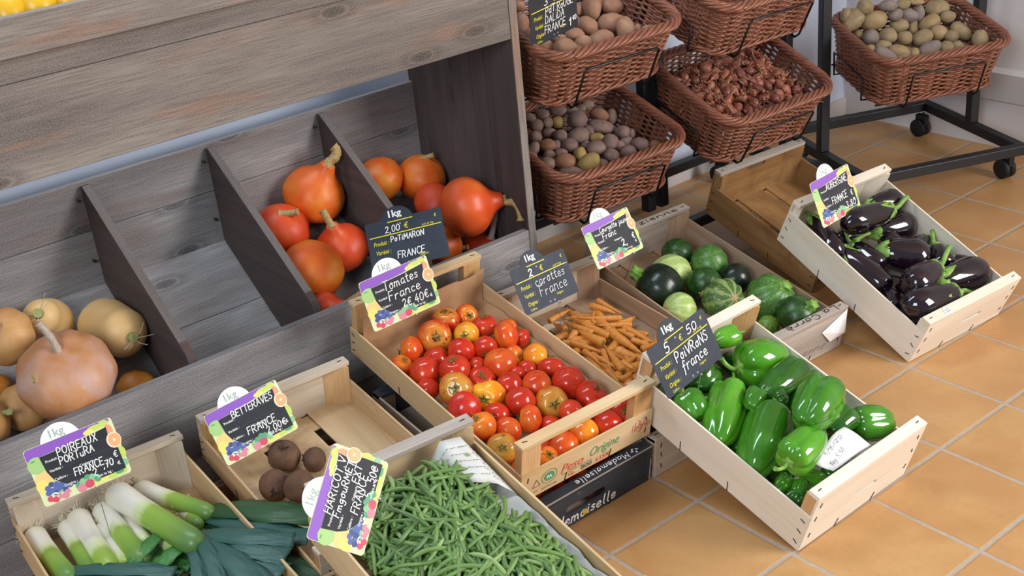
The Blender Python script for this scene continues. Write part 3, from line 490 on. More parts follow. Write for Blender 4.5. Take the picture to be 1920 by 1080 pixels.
M['pot'] = {'C': [organic('potato_tan', [(.3, '877453'), (.55, '9a8664'), (.8, 'ad9a78')], 14, .7, '7a6242', .35, u=0.05), organic('potato_gold', [(.3, '978058'), (.6, 'a88f68')], 14, .6, None, .3, u=0.05), organic('potato_greyish', [(.3, '7c6e66'), (.6, '90817a')], 14, .7, None, .3, u=0.05)],
            'AU': [organic('potato_pink_tan', [(.3, '8e6650'), (.55, 'a37a60'), (.8, 'b28e74')], 12, .7, '7a5644', .35, u=0.05)],
            'AL': [organic('potato_purple_grey', [(.3, '6d5650'), (.55, '83695f'), (.8, '95806f')], 14, .75, '5c4844', .35, u=0.05), organic('potato_yellow_brown', [(.3, '8c7440'), (.6, 'a58a52')], 12, .7, '6d5638', .3, u=0.05), organic('potato_rust', [(.3, '805642'), (.6, '966a50')], 12, .7, None, .3, u=0.05)]}
M['shal'] = [organic('shallot_copper', [(.3, '7e4634'), (.55, 'a4634c'), (.8, 'c08e72')], 40, .42, None, .3, 0, 60, 3, (1, 1, .3), u=0.03), organic('shallot_dark', [(.3, '66352c'), (.6, '8a4e40'), (.85, 'ad7660')], 40, .42, None, .3, 0, 60, 3, (1, 1, .3), u=0.03)]
M['shal_tip'] = plain('dry_shallot_tip', 'ae8460', .7)
M['shal_skin'] = plain('loose_shallot_skin', 'a86e54', .5)
M['bean'] = [organic('bean_green', [(.3, '567738'), (.6, '6d8e4a'), (.85, '85a362')], 16, .4, None, .2), organic('bean_pale', [(.3, '7a9652'), (.6, '90a968'), (.85, 'a4b97e')], 16, .4, None, .2), organic('bean_dark', [(.3, '456232'), (.6, '587842'), (.85, '6a8950')], 16, .4, None, .2)]
def leekmat():
    t = NT('leek_shaft'); tc = t.n('ShaderNodeTexCoord'); sp = t.n('ShaderNodeSeparateXYZ'); t.l(tc.outputs['UV'], sp.inputs[0])
    n = t.noise(t.coord('Object', (60, 60, 4)), 1, 3, .6)
    f = t.math('ADD', sp.outputs[0], t.math('MULTIPLY', t.math('SUBTRACT', n, .5), .12))
    c = t.ramp(f, [(.0, hexc('e6e0d0')), (.34, hexc('e8e4d6')), (.44, hexc('d2dca0')), (.5, hexc('92b440')), (.75, hexc('78a032')), (.97, hexc('4f7d34'))])
    c = t.mix(t.math('MULTIPLY', n, .15), c, hexc('b8b090'))
    return t.out(c, .35, n, .15, .001)
M['leek'] = leekmat()
M['leek_white'] = organic('leek_white', [(.3, 'd8cfb8'), (.6, 'e6e0cf')], 20, .4)
M['leek_root'] = plain('leek_rootlets', 'd8cfae', .8)
def leafmat(n_, a, b):
    t = NT(n_); tc = t.n('ShaderNodeTexCoord')
    mp = t.n('ShaderNodeMapping'); mp.inputs['Scale'].default_value = (1, 40, 1); t.l(tc.outputs['UV'], mp.inputs[0])
    n = t.noise(mp.outputs[0], 1, 2, .5)
    return t.out(t.mix(n, hexc(a), hexc(b)), .42, n, .5, .0012)
M['leaf'] = [leafmat('leek_leaf_blue_green', '264a45', '3f6a60'), leafmat('leek_leaf_dark', '1c3d24', '2f5c30'), leafmat('leek_leaf_green', '2f6a30', '4d8c42')]
M['paper'] = plain('white_paper', 'f2f0f4', .7)
M['kraft'] = organic('brown_kraft_paper', [(.3, 'a87e58'), (.7, 'c09a72')], 10, .75, None, .5, 0, 25)
M['news'] = organic('newsprint', [(.3, 'c2c1bc'), (.7, 'd6d4ce')], 12, .8)
M['ink'] = plain('grey_ink', '5c6066', .8)
M['black_ink'] = plain('black_marker', '2a2624', .8)
M['staple'] = plain('rusty_staple', '3c342e', .5, Metallic=.4)
M['sign_black'] = organic('slate_sign_black', [(.3, '1f2229'), (.7, '292c35')], 18, .62, '4a505c', .05, 0, 60, 3, (1, 1, 1), 20, .72)
M['sign_slate'] = organic('slate_sign_blue_grey', [(.3, '262c38'), (.7, '303847')], 18, .62, '4a5364', .05, 0, 60, 3, (1, 1, 1), 20, .72)
M['card_black'] = organic('black_crate_print', [(.3, '2b2f38'), (.7, '373c47')], 14, .6, '4c515b', .15)
for k_, h_ in dict(chalk='f4f4f2', yel='e6dd2c', tab='f4f6f8', kg='a9b8ae', purple='8f5cc0', lime='c8dc6a', lemon='f0e27a', apple='a8cf84', pear='f2cf86', grape='5a6aa8', grape2='44548f', cherry='d8506a', pinkf='e08a9a', leafg='8fc492', leafg2='5da47c', orange='f3b27c', orange2='f6e6d0', peach='f0a080', band='dfe8b4', green_print='4f9a6a', red_print='d0503e', gold='e0b52c').items():
    M[k_] = plain('print_' + k_, h_, .5)
# ------------------------------------------------------------------ lettering
GL = {}
def _g(ch, w, s): GL[ch] = (w, [[tuple(float(c) for c in p.split(',')) for p in st.split()] for st in s.split(';')])
for ch, w, s in (
 ('A', .62, '0,0 .3,1 .6,0;.1,.36 .5,.36'), ('B', .56, '0,0 0,1 .35,.97 .46,.76 .3,.54 0,.5;.3,.54 .54,.36 .46,.08 0,0'), ('C', .56, '.52,.86 .3,1 .06,.78 .02,.4 .18,.04 .36,0 .54,.14'),
 ('D', .6, '0,0 0,1 .34,.92 .56,.55 .4,.1 0,0'), ('E', .5, '.48,1 .02,1 0,0 .5,0;.02,.52 .4,.52'), ('F', .5, '.5,1 .02,1 0,0;.02,.52 .38,.52'), ('G', .6, '.54,.86 .3,1 .05,.75 .04,.3 .26,0 .54,.14 .54,.44 .34,.44'),
 ('H', .58, '0,0 0,1;.55,0 .55,1;0,.5 .55,.5'), ('I', .2, '.08,0 .08,1'), ('L', .46, '.02,1 0,0 .46,0'), ('M', .74, '0,0 .08,1 .36,.3 .64,1 .72,0'), ('N', .62, '0,0 .04,1 .54,0 .58,1'),
 ('O', .62, '.3,1 .05,.78 .03,.3 .28,0 .54,.22 .57,.72 .3,1'), ('P', .54, '0,0 0,1 .36,.98 .5,.76 .36,.5 0,.46'), ('R', .58, '0,0 0,1 .36,.98 .5,.76 .36,.54 0,.5 .2,.48 .54,0'), ('S', .52, '.5,.88 .26,1 .05,.8 .2,.58 .42,.42 .46,.16 .22,0 .0,.12'),
 ('T', .58, '0,1 .58,1;.29,1 .29,0'), ('U', .6, '.02,1 .02,.3 .26,0 .52,.26 .55,1'), ('V', .56, '0,1 .28,0 .56,1'), ('X', .54, '0,0 .52,1;.02,1 .54,0'), ('Z', .54, '0,1 .52,1 0,0 .54,0'), ('J', .5, '.4,1 .42,.2 .2,0 0,.16'),
 ('a', .5, '.44,.5 .2,.56 .02,.3 .14,.02 .4,.2 .44,.54 .44,.12 .52,0'), ('c', .42, '.4,.46 .2,.56 .02,.3 .16,.0 .4,.08'), ('d', .5, '.42,.46 .18,.54 .02,.28 .16,0 .4,.2;.44,1 .42,.1 .5,0'), ('e', .46, '.04,.28 .4,.34 .3,.56 .1,.5 .02,.24 .18,0 .44,.1'),
 ('f', .4, '.42,.88 .26,1 .16,.8 .12,.0 .06,-.3;0,.52 .36,.54'), ('g', .5, '.42,.46 .2,.56 .02,.32 .18,.06 .42,.3;.44,.56 .42,-.2 .22,-.38 .02,-.26'), ('i', .2, '.08,.54 .08,.08 .16,0;.1,.78'), ('m', .72, '0,0 .02,.54;.02,.36 .18,.54 .32,.4 .32,0;.32,.36 .48,.54 .62,.4 .64,.06 .72,0'),
 ('n', .5, '0,0 .02,.54;.02,.34 .2,.54 .4,.44 .42,.06 .5,0'), ('o', .46, '.22,.56 .03,.36 .1,.04 .3,.02 .42,.28 .22,.56 .46,.5'), ('r', .4, '0,0 .03,.54;.02,.32 .18,.5 .38,.52'), ('s', .38, '.36,.48 .16,.56 .06,.4 .3,.24 .28,.04 .0,.06'), ('t', .36, '.16,.9 .14,.12 .26,0 .38,.06;0,.6 .34,.62'),
 ('u', .5, '.02,.54 .04,.14 .22,0 .4,.2 .42,.54 .42,.08 .5,0'), ('v', .44, '0,.54 .2,0 .42,.54'), ('x', .42, '0,.54 .38,0;.36,.54 .02,0'), ('y', .44, '.02,.54 .22,.1;.42,.54 .1,-.34'), ('h', .5, '.02,1 0,0;.02,.34 .2,.54 .4,.42 .42,0'), ('b', .48, '.02,1 0,0 .3,.04 .42,.3 .22,.54 .02,.3'), ('q', .5, '.42,.46 .2,.56 .02,.3 .2,.02 .42,.3;.44,.54 .42,-.36'), ('à', .5, '.44,.5 .2,.56 .02,.3 .14,.02 .4,.2 .44,.54 .44,.12 .52,0;.12,.86 .28,.7'), ('j', .3, '.2,.54 .18,-.2 .0,-.32;.22,.78'), ('l', .22, '.08,1 .06,.1 .18,0'), ('k', .44, '.02,1 .02,0;.36,.54 .04,.24 .42,0'), ('p', .48, '.02,.54 0,-.36;.02,.3 .2,.56 .42,.36 .3,.04 .04,.1'), ('z', .42, '.02,.54 .38,.54 0,0 .42,0'), ('è', .46, '.04,.28 .4,.34 .3,.56 .1,.5 .02,.24 .18,0 .44,.1;.1,.86 .26,.7'), ('é', .46, '.04,.28 .4,.34 .3,.56 .1,.5 .02,.24 .18,0 .44,.1;.16,.7 .32,.86'),
 ('0', .56, '.28,1 .05,.75 .06,.2 .28,0 .5,.25 .5,.75 .28,1'), ('1', .36, '0,.68 .22,1 .22,0'), ('2', .54, '.04,.8 .24,1 .46,.8 .3,.4 .02,.02 .16,.1 .5,.02'), ('3', .5, '.04,.9 .3,1 .44,.76 .2,.54 .46,.34 .3,.02 0,.1'), ('4', .54, '.36,1 .02,.34 .5,.34;.4,.6 .38,0'), ('5', .52, '.48,1 .12,1 .06,.58 .34,.6 .48,.3 .3,.02 0,.08'), ('7', .5, '.02,.96 .48,1 .2,0;.1,.5 .42,.52'), ('8', .5, '.26,.54 .06,.76 .26,1 .44,.78 .26,.54 .03,.26 .24,0 .48,.24 .26,.54'),
 ('€', .56, '.54,.86 .34,.96 .14,.7 .14,.26 .34,.02 .54,.14;0,.6 .42,.6;0,.4 .38,.4'), (',', .2, '.1,.06 .02,-.16'), ('.', .2, '.06,.03'), (':', .2, '.08,.1;.08,.46'), ('°', .26, '.12,1 .02,.86 .12,.72 .22,.86 .12,1'), ('±', .5, '.24,.9 .24,.4;.02,.66 .46,.66;.02,.16 .46,.16'), ('%', .6, '.5,1 .08,0;.12,.95 .02,.82 .12,.68 .22,.82 .12,.95;.46,.3 .36,.16 .46,.02 .56,.16 .46,.3'), ('/', .4, '0,-.05 .38,1.02')): _g(ch, w, s)
CURVY = set('BCDGOPRSUJacdefgimnorstujkpéè0235689€,°')
def strokes(txt, size, slant=.12, wob=.04, gap=.18):
    """handwriting as polylines; origin at the left end of the base line"""
    rnd = random.Random(txt); x = 0; out = []
    for ch in txt:
        if ch == ' ': x += .42; continue
        w, sts = GL[ch]; dy = rnd.uniform(-wob, wob); sc = 1 + rnd.uniform(-wob, wob)
        for st in sts:
            P = [((px * sc + x + slant * py), py * sc + dy) for px, py in st]
            if len(P) > 2 and ch in CURVY: P = [(q.x, q.y) for q in smoothpath([(a, b, 0) for a, b in P], 4)]
            out.append([(a * size, b * size) for a, b in P])
        x += w + gap
    return out, x * size
def write(mb, txt, x, y, size, w, z=0, m=0, width=None, ang=0, **k):
    st, L = strokes(txt, size, **k)
    if width and width / L < .88: size *= width / L / .88; st, L = strokes(txt, size, **k)
    sx = width / L if width else 1
    c, s_ = cos(ang), sin(ang)
    for P in st: mb.ribbon([(x + a * sx * c - b * s_, y + a * sx * s_ + b * c) for a, b in P], w, z, m)
_fc = {}
def printed(txt, bold=0, shear=0):
    """a printed line of the built-in typeface as (verts, faces), 1 high"""
    key = (txt, bold, shear)
    if key not in _fc:
        cu = bpy.data.curves.new('t', 'FONT'); cu.body = txt; cu.size = 1; cu.offset = bold; cu.shear = shear; cu.resolution_u = 3
        ob = bpy.data.objects.new('t', cu); COL.objects.link(ob)
        dg = bpy.context.evaluated_depsgraph_get(); me = bpy.data.meshes.new_from_object(ob.evaluated_get(dg))
        _fc[key] = ([tuple(v.co) for v in me.vertices], [tuple(p.vertices) for p in me.polygons])
        bpy.data.meshes.remove(me); bpy.data.objects.remove(ob); bpy.data.curves.remove(cu)
    return _fc[key]
def put_print(mb, txt, x, y, size, z=0, m=0, bold=0, shear=0, width=None, Mx=None, ang=0):
    v, f = printed(txt, bold, shear); b = len(mb.v)
    sx = size
    if width: sx = width / max(p[0] for p in v)
    c, s_ = cos(ang), sin(ang)
    for p in v:
        a, d = p[0] * sx, p[1] * size
        q = Vector((x + a * c - d * s_, y + a * s_ + d * c, z)); mb.v.append(tuple(Mx @ q if Mx else q))
    for g in f: mb.face([b + i for i in g], None, m)
def rrect(x0, x1, y0, y1, r, n=5):
    P = []
    for cx, cy, a in ((x1 - r, y1 - r, 0), (x0 + r, y1 - r, 90), (x0 + r, y0 + r, 180), (x1 - r, y0 + r, 270)):
        for i in range(n + 1): 
            t = radians(a + 90 * i / n); P.append((cx + r * cos(t), cy + r * sin(t)))
    return P
def holed_panel(mb, outer, hole, a, b, axis=1, m=0):
    """board with a hand hole: polygons in the plane of the two other axes, thickness a..b"""
    bm = bmesh.new()
    def loop(P):
        vs_ = [bm.verts.new((p[0], p[1], 0)) for p in P]
        return [bm.edges.new((vs_[i], vs_[(i + 1) % len(vs_)])) for i in range(len(vs_))]
    e = loop(outer) + loop(hole)
    bmesh.ops.triangle_fill(bm, edges=e, use_beauty=True)
    bm.verts.index_update()
    P = [(v.co.x, v.co.y) for v in bm.verts]; F = [[v.index for v in f.verts] for f in bm.faces]
    bm.free()
    ru = random.random() * 9
    def p3(p, t):
        q = [0, 0, 0]; k = 0
        for ax in range(3):
            if ax == axis: q[ax] = t
            else: q[ax] = p[k]; k += 1
        return tuple(q)
    base = len(mb.v); n = len(P)
    mb.v += [p3(p, a) for p in P] + [p3(p, b) for p in P]
    for f in F:
        # wind so the a side looks outwards (towards -axis)
        ar = sum(P[f[i]][0] * P[f[(i + 1) % 3]][1] - P[f[(i + 1) % 3]][0] * P[f[i]][1] for i in range(3))
        if ar < 0: f = f[::-1]
        mb.face([base + i for i in f], [(P[i][0] + ru, P[i][1] + ru) for i in f], m)
        mb.face([base + n + i for i in f][::-1], [(P[i][0] + ru, P[i][1] + ru) for i in f][::-1], m)
    o = 0
    for L in (outer, hole):
        k = len(L)
        for i in range(k):
            j = (i + 1) % k
            mb.face((base + o + i, base + o + j, base + n + o + j, base + n + o + i), [(ru, 0), (ru + .02, 0), (ru + .02, .006), (ru, .006)], m)
        o += k
# ------------------------------------------------------------------ setting
def struct(name, mb, m, label, mw=None, bevel=0):
    return tag(mb.build(name, m, None, mw, bevel), label, name.split('_')[0], kind='structure')
b = MB(); b.box(-5.5, 1.655, -3.6, 1.755, -.03, 0); struct('floor', b, M['floor'], 'terracotta tile floor with grey grout lines')
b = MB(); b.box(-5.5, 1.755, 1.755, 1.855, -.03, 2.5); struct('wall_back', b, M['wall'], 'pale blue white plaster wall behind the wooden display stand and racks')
b = MB(); b.box(1.655, 1.755, -2.0, 1.755, -.03, 2.5); struct('wall_right', b, M['wall2'], 'grey white plaster wall at the right beside the rack on castors')
b = MB(); b.box(-.5, 1.755, -1.5, 1.855, 2.35, 2.4); struct('ceiling', b, M['wall2'], 'unseen plaster slab added overhead to shade the rack corner')  # unseen slab added overhead to dim the rack corner and right wall
b = MB(); b.prism([(1.656, .18), (1.64, .19), (1.63, .3), (1.656, .315)], -1.99, 1.754, 1)
struct('trim_1', b, M['plinth'], 'stepped plaster ledge low on the right wall')
b = MB(); b.box(-5.4, 1.654, 1.743, 1.756, 0, .075); struct('baseboard_back', b, M['plinth'], 'scuffed low white baseboard along the back wall')

# ------------------------------------------------------------------ the wooden display stand
I4 = Matrix.Identity(4)
stand = empty('display_stand', Matrix.Translation((-1.5, 1.4, 0)), 'large weathered grey wooden display stand with divided sloping bins against the wall', 'display stand')
MI = Matrix.Translation((1.5, -1.4, 0))
XL, XR = -2.42, -.599
def part(name, mb, m, parent=stand, bevel=.002, label=None):
    o = mb.build(name, m, parent, MI, bevel)
    if label: o['label'] = label
    return o
b = MB()
b.box(-.599, -.577, 1.15, 1.285, 0, 1.34, grain=2); b.box(-.599, -.577, 1.286, 1.352, 0, 1.34, grain=2); b.box(-.599, -.577, 1.353, 1.672, 0, 1.34, grain=2)
part('side_panel', b, M['brown_wood'], label='dark brown side panel of upright planks')
b = MB(); b.box(-.6, -.576, 1.147, 1.151, 0, 1.34, grain=2); part('side_panel_edge', b, M['grey_wood'], bevel=0)
b = MB(); b.box(XL - .022, XL, 1.15, 1.4, 0, 1.34, grain=2); b.box(XL - .022, XL, 1.401, 1.672, 0, 1.34, grain=2); part('side_panel', b, M['brown_wood'])
b = MB(); b.box(XL, XR, 1.15, 1.173, .934, 1.141, grain=0); b.box(XL, XR, 1.1505, 1.173, 1.142, 1.23, grain=0); part('fascia', b, M['grey_wood'], label='wide grey plank fascia under the upper tray')
b = MB(); b.box(XL - .03, XR + .03, 1.126, 1.1495, 1.196, 1.276, grain=0); part('tray_rail', b, M['grey_wood'])
b = MB(); b.box(XL, XR, 1.174, 1.19, 1.2, 1.215); 
for i in range(3): b.box(XL, XR, .003, .098, -.016, 0, M=Matrix.Translation((0, 1.175, 1.2)) @ Matrix.Rotation(radians(30), 4, 'X') @ Matrix.Translation((0, .1 * i, 0)), grain=0)
part('upper_shelf', b, M['grey_wood'])
b = MB(); b.box(XL, XR, 1.15, 1.175, .272, .38, grain=0); b.box(XL, XR, 1.1505, 1.175, .149, .271, grain=0); part('front_board', b, M['bin_wood'], label='grey weathered front board of the bins')
b = MB(); b.box(XL, XR, 1.158, 1.18, .03, .147, grain=0); part('lower_front_board', b, M['bin_wood'])
b = MB(); b.box(XL, XR, 1.652, 1.67, .6, .735, grain=0); b.box(XL, XR, 1.652, 1.67, .43, .599, grain=0); part('back_board', b, M['bin_wood'], label='grey knotty back board of the bins')
SLA = atan2(.75, 1)
MF = Matrix.Translation((0, 1.652, .45)) @ Matrix.Rotation(SLA, 4, 'X')
b = MB(); w = [.21, .19, .21]; y = 0
for k in w: b.box(XL, XR, y - k + .001, y, -.018, 0, M=MF, grain=0); y -= k
part('bin_floor', b, M['bin_wood'], label='sloping plank floor of the bins')
for x in (-1.65, -1.295, -.94):
    b = MB(); P = [(1.651, .452), (1.651, .725), (1.64, .724), (1.215, .418), (1.19, .398), (1.182, .38), (1.177, .3), (1.177, .1)]
    b.prism(P, x, x + .023, 0); o = part('divider', b, M['brown_wood'], bevel=.003, label='dark sloping plank divider between bins')
    e = MB(); MT = Matrix.Translation((x, 1.641, .7245)) @ Matrix.Rotation(atan2(.306, .425), 4, 'X')
    e.box(.001, .022, -.52, 0, 0, .0012, M=MT, grain=1); e.build('divider_edge', M['div_edge'], o)
b = MB()
for x in (-1.66, -1.305, -.95):
    for z in (.69, .52): b.tube([(x - .004, 1.652, z), (x - .004, 1.64, z)], .004, 8)
part('nail', b, M['staple'], bevel=0)
# fruit in the upper tray
def ellipsoid(mb, r, l, n=20, m=0): mb.blob([(-l * cos(pi * i / 14), r * sin(pi * i / 14)) for i in range(15)], n, m=m)
ym = organic('yellow_skin', [(.3, 'cf9c14'), (.6, 'dcae1e'), (.8, 'e2bd34')], 6, .35)
for i, (p, r, ls) in enumerate(zip(DATA['yel'], (.042, .046, .042), ('cut off by the left edge of the photo', 'in the middle of the three', 'to the right of the other two'))):
    b = MB(); ellipsoid(b, r, .06); o = b.build('yellow_fruit', ym, None, along((p[0], 1.225, 1.275), (.1 - i * .1, .75, .45)))
    tag(o, 'smooth yellow fruit in the upper tray, ' + ls, 'fruit', 'yellow fruit in the upper tray')
    e = MB(); e.tube([(0, 0, .056), (0, .002, .068)], [.006, .003], 7); e.build('stem', M['green_stem'], o)

# ------------------------------------------------------------------ wicker baskets
BW, BD, BH = .52, .4, .178
def ringpath(inset, z, n, rc=.075):
    """n points round the basket at height z, even arc length; returns (pos, outward normal)"""
    x0, x1, y0, y1 = inset, BW - inset, inset, BD - inset; r = rc
    segs = [('l', (x0 + r, y0), (x1 - r, y0)), ('a', (x1 - r, y0 + r), -90), ('l', (x1, y0 + r), (x1, y1 - r)), ('a', (x1 - r, y1 - r), 0), ('l', (x1 - r, y1), (x0 + r, y1)), ('a', (x0 + r, y1 - r), 90), ('l', (x0, y1 - r), (x0, y0 + r)), ('a', (x0 + r, y0 + r), 180)]
    L = [hypot(s[2][0] - s[1][0], s[2][1] - s[1][1]) if s[0] == 'l' else r * pi / 2 for s in segs]; T = sum(L)
    out = []
    for i in range(n):
        d = T * i / n; k = 0
        while d > L[k] and k < 7: d -= L[k]; k += 1
        s = segs[k]
        if s[0] == 'l':
            t = d / L[k]; p = Vector((s[1][0] + (s[2][0] - s[1][0]) * t, s[1][1] + (s[2][1] - s[1][1]) * t, z))
            dx, dy = s[2][0] - s[1][0], s[2][1] - s[1][1]; l = hypot(dx, dy); nn = Vector((dy / l, -dx / l, 0))
        else:
            a = radians(s[2] + 90 * d / L[k]); nn = Vector((cos(a), sin(a), 0)); p = Vector((s[1][0], s[1][1], z)) + nn * r
        out.append((p, nn))
    return out
def basket_meshes():
    NS = 58; per = 4; N = NS * per
    b = MB(); rowsn = 17
    for r in range(rowsn):
        z = .02 + r * (BH - .042) / (rowsn - 1); ins = .032 - .024 * z / BH
        P = ringpath(ins, z, N)
        ph = pi * (r % 2)
        b.tube([p + n * (.0042 * sin(pi * i / per + ph)) + Vector((0, 0, .0022 * sin(pi * i / per * .5 + ph))) for i, (p, n) in enumerate(P)], .0045, 6, closed=True)
    wall = b.mesh('woven_wall', M['wicker'])
    b = MB(); lo = ringpath(.03, .004, NS * 2); hi = ringpath(.009, BH - .006, NS * 2)
    for i in range(0, NS * 2, 2): b.tube([lo[i][0], hi[i][0]], .0032, 5)
    stakes = b.mesh('stakes', M['wicker'])
    b = MB(); N = 300
    for z, ins, R, st, tr in ((BH, .004, .0125, 6, .0062), (.01, .028, .0085, 4, .005)):
        P = ringpath(ins, z, N, .08 if z > .1 else .07)
        for k in range(st):
            pts = []
            for i, (p, n) in enumerate(P):
                a = 2 * pi * (round(BW * 2 / .1) * i / N + k / st)
                pts.append(p + n * (R * cos(a)) + Vector((0, 0, R * .8 * sin(a))))
            b.tube(pts, tr, 6, closed=True)
        if z > .1:
            rim = b.mesh('rim', M['wicker']); b = MB()
    foot = b.mesh('foot_braid', M['wicker'])
    b = MB()
    for j in range(24):
        y = .045 + j * (BD - .09) / 23
        b.tube([(.035 + i * (BW - .07) / 40, y, .008 + .0035 * sin(pi * i / 2 + pi * (j % 2))) for i in range(41)], .0052, 5)
    for i in range(20):
        x = .05 + i * (BW - .1) / 19; b.tube([(x, .035, .008), (x, BD - .035, .008)], .0034, 5)
    base = b.mesh('woven_base', M['wicker'])
    return (('woven_wall', wall), ('stakes', stakes), ('rim', rim), ('foot_braid', foot), ('woven_base', base))
BMS = basket_meshes()
def basket(mw, label):
    t = empty('wicker_basket', mw, label, 'basket', 'wicker baskets on the racks')
    for n, me in BMS: link(n, me, t)
    return t
BK = {k: frame(v) for k, v in DATA['baskets'].items()}
BK['BT'] = frame([.105, 1.10, .695, radians(-2), radians(20)])
basket(BK['AU'], 'brown wicker basket of pink potatoes, upper one beside the wooden stand')
basket(BK['AL'], 'brown wicker basket of small purple potatoes, lower one beside the wooden stand')
basket(BK['BM'], 'brown wicker basket full of shallots in the middle of the racks')
basket(BK['BT'], 'brown wicker basket above the shallots, cut off by the top edge')
basket(BK['C'], 'brown wicker basket of tan potatoes on the right rack by the wall')

# ------------------------------------------------------------------ racks
def bracket(parent, mw, inv):
    """wire cradle that carries one basket: front bail, side bails and slanted bearers"""
    r = .0036; b = MB()
    y = -.012; z1 = BH * .72
    b.tube([(.12, .05, -.006), (.12, y + .02, -.006), (.12, y + .008, .012), (.12, y - .006, z1), (.13, y - .006, z1 + .006), (.39, y - .006, z1 + .006), (.4, y - .006, z1), (.4, y + .008, .012), (.4, y + .02, -.006), (.4, .05, -.006)], r, 7)
    for x, s in ((.008, -1), (BW - .008, 1)):
        b.tube([(x - s * .03, .1, -.006), (x, .1, -.006), (x + s * .012, .1, .085), (x + s * .012, .3, .085), (x, .3, -.006), (x - s * .03, .3, -.006)], r, 7)
    for yy in (.05, .1, .3, BD - .03): b.tube([(.035, yy, -.006), (BW - .035, yy, -.006)], r, 6)
    for x in (.12, .4): b.tube([(x, 0.01, -.008), (x, BD - .03, -.008)], r, 6)
    o = b.build('basket_cradle', M['wire'], parent, inv @ mw); return o
def caster(parent, p, inv, a=0):
    b = MB(); Mx = Matrix.Translation(p) @ Matrix.Rotation(a, 4, 'Z')
    b.box(-.012, .012, -.02, .03, .05, .092, M=Mx); b.tube([Mx @ Vector((0, 0, .08)), Mx @ Vector((0, 0, .1))], .008, 8)
    o = b.build('caster', M['black_metal'], parent, inv, .003)
    for s in (-1, 1):
        w = MB(); n = 24; pr_ = [(0.004, .0), (.004, .022), (.008, .0265), (.015, .0265), (.019, .022), (.019, 0)]
        for i, (x, r) in enumerate(pr_):
            for k in range(n): w.v.append(tuple(Mx @ Vector((s * x * 1.3, .012 + r * 1.36 * cos(2 * pi * k / n), .037 + r * 1.36 * sin(2 * pi * k / n)))))
        for i in range(len(pr_) - 1):
            for k in range(n): w.face((i * n + k, i * n + (k + 1) % n, (i + 1) * n + (k + 1) % n, (i + 1) * n + k), None, 0, True)
        w.build('wheel', M['rubber'], o)
def rack(origin, yaw, width, y0, y1, posts, label, cradles, casters, top=1.75):
    mw = Matrix.Translation(origin) @ Matrix.Rotation(yaw, 4, 'Z'); inv = mw.inverted()
    t = empty('metal_rack', mw, label, 'rack', 'black metal basket racks')
    T = .036; z0, z1 = .1, .136
    def bx(name, *a):
        b = MB(); b.box(*a); return b.build(name, M['black_metal'], t, None, .003)
    xs = [0, width]
    bx('base_rail', -T / 2, width + T / 2, y1 - T / 2, y1 + T / 2, z0, z1)
    bx('base_rail', -T / 2, width + T / 2, y0 - T / 2, y0 + T / 2, z0, z1)
    for x in xs: bx('side_rail', x - T / 2, x + T / 2, y0 + T / 2, y1 - T / 2, z0, z1)
    for x in posts: bx('post', x - T / 2, x + T / 2, -T / 2, T / 2, z1, top)
    bx('top_rail', posts[0] - T / 2, posts[-1] + T / 2, -T / 2, T / 2, top, top + T)
    for k in cradles: bracket(t, BK[k], inv)
    for x, y, a in casters: caster(t, (x, y, 0), Matrix.Identity(4), a)
    return t
rack((.935, 1.31, 0), radians(-23), .63, -.3, .3, [0, .63], 'black metal rack on castors by the right wall holding the tan potato basket', ['C'], [(.06, .27, .5), (.6, .27, .3), (.6, -.27, .2), (.06, -.27, .2)])
rack((-.47, 1.42, 0), radians(-1), 1.3, -.16, .25, [0, .6, .66, 1.3], 'black metal double rack between the wooden stand and the right rack, holding four baskets', ['AU', 'AL', 'BM', 'BT'], [(.06, .22, .4), (1.2, .22, .3), (1.25, -.12, .2), (.1, -.12, .1)])
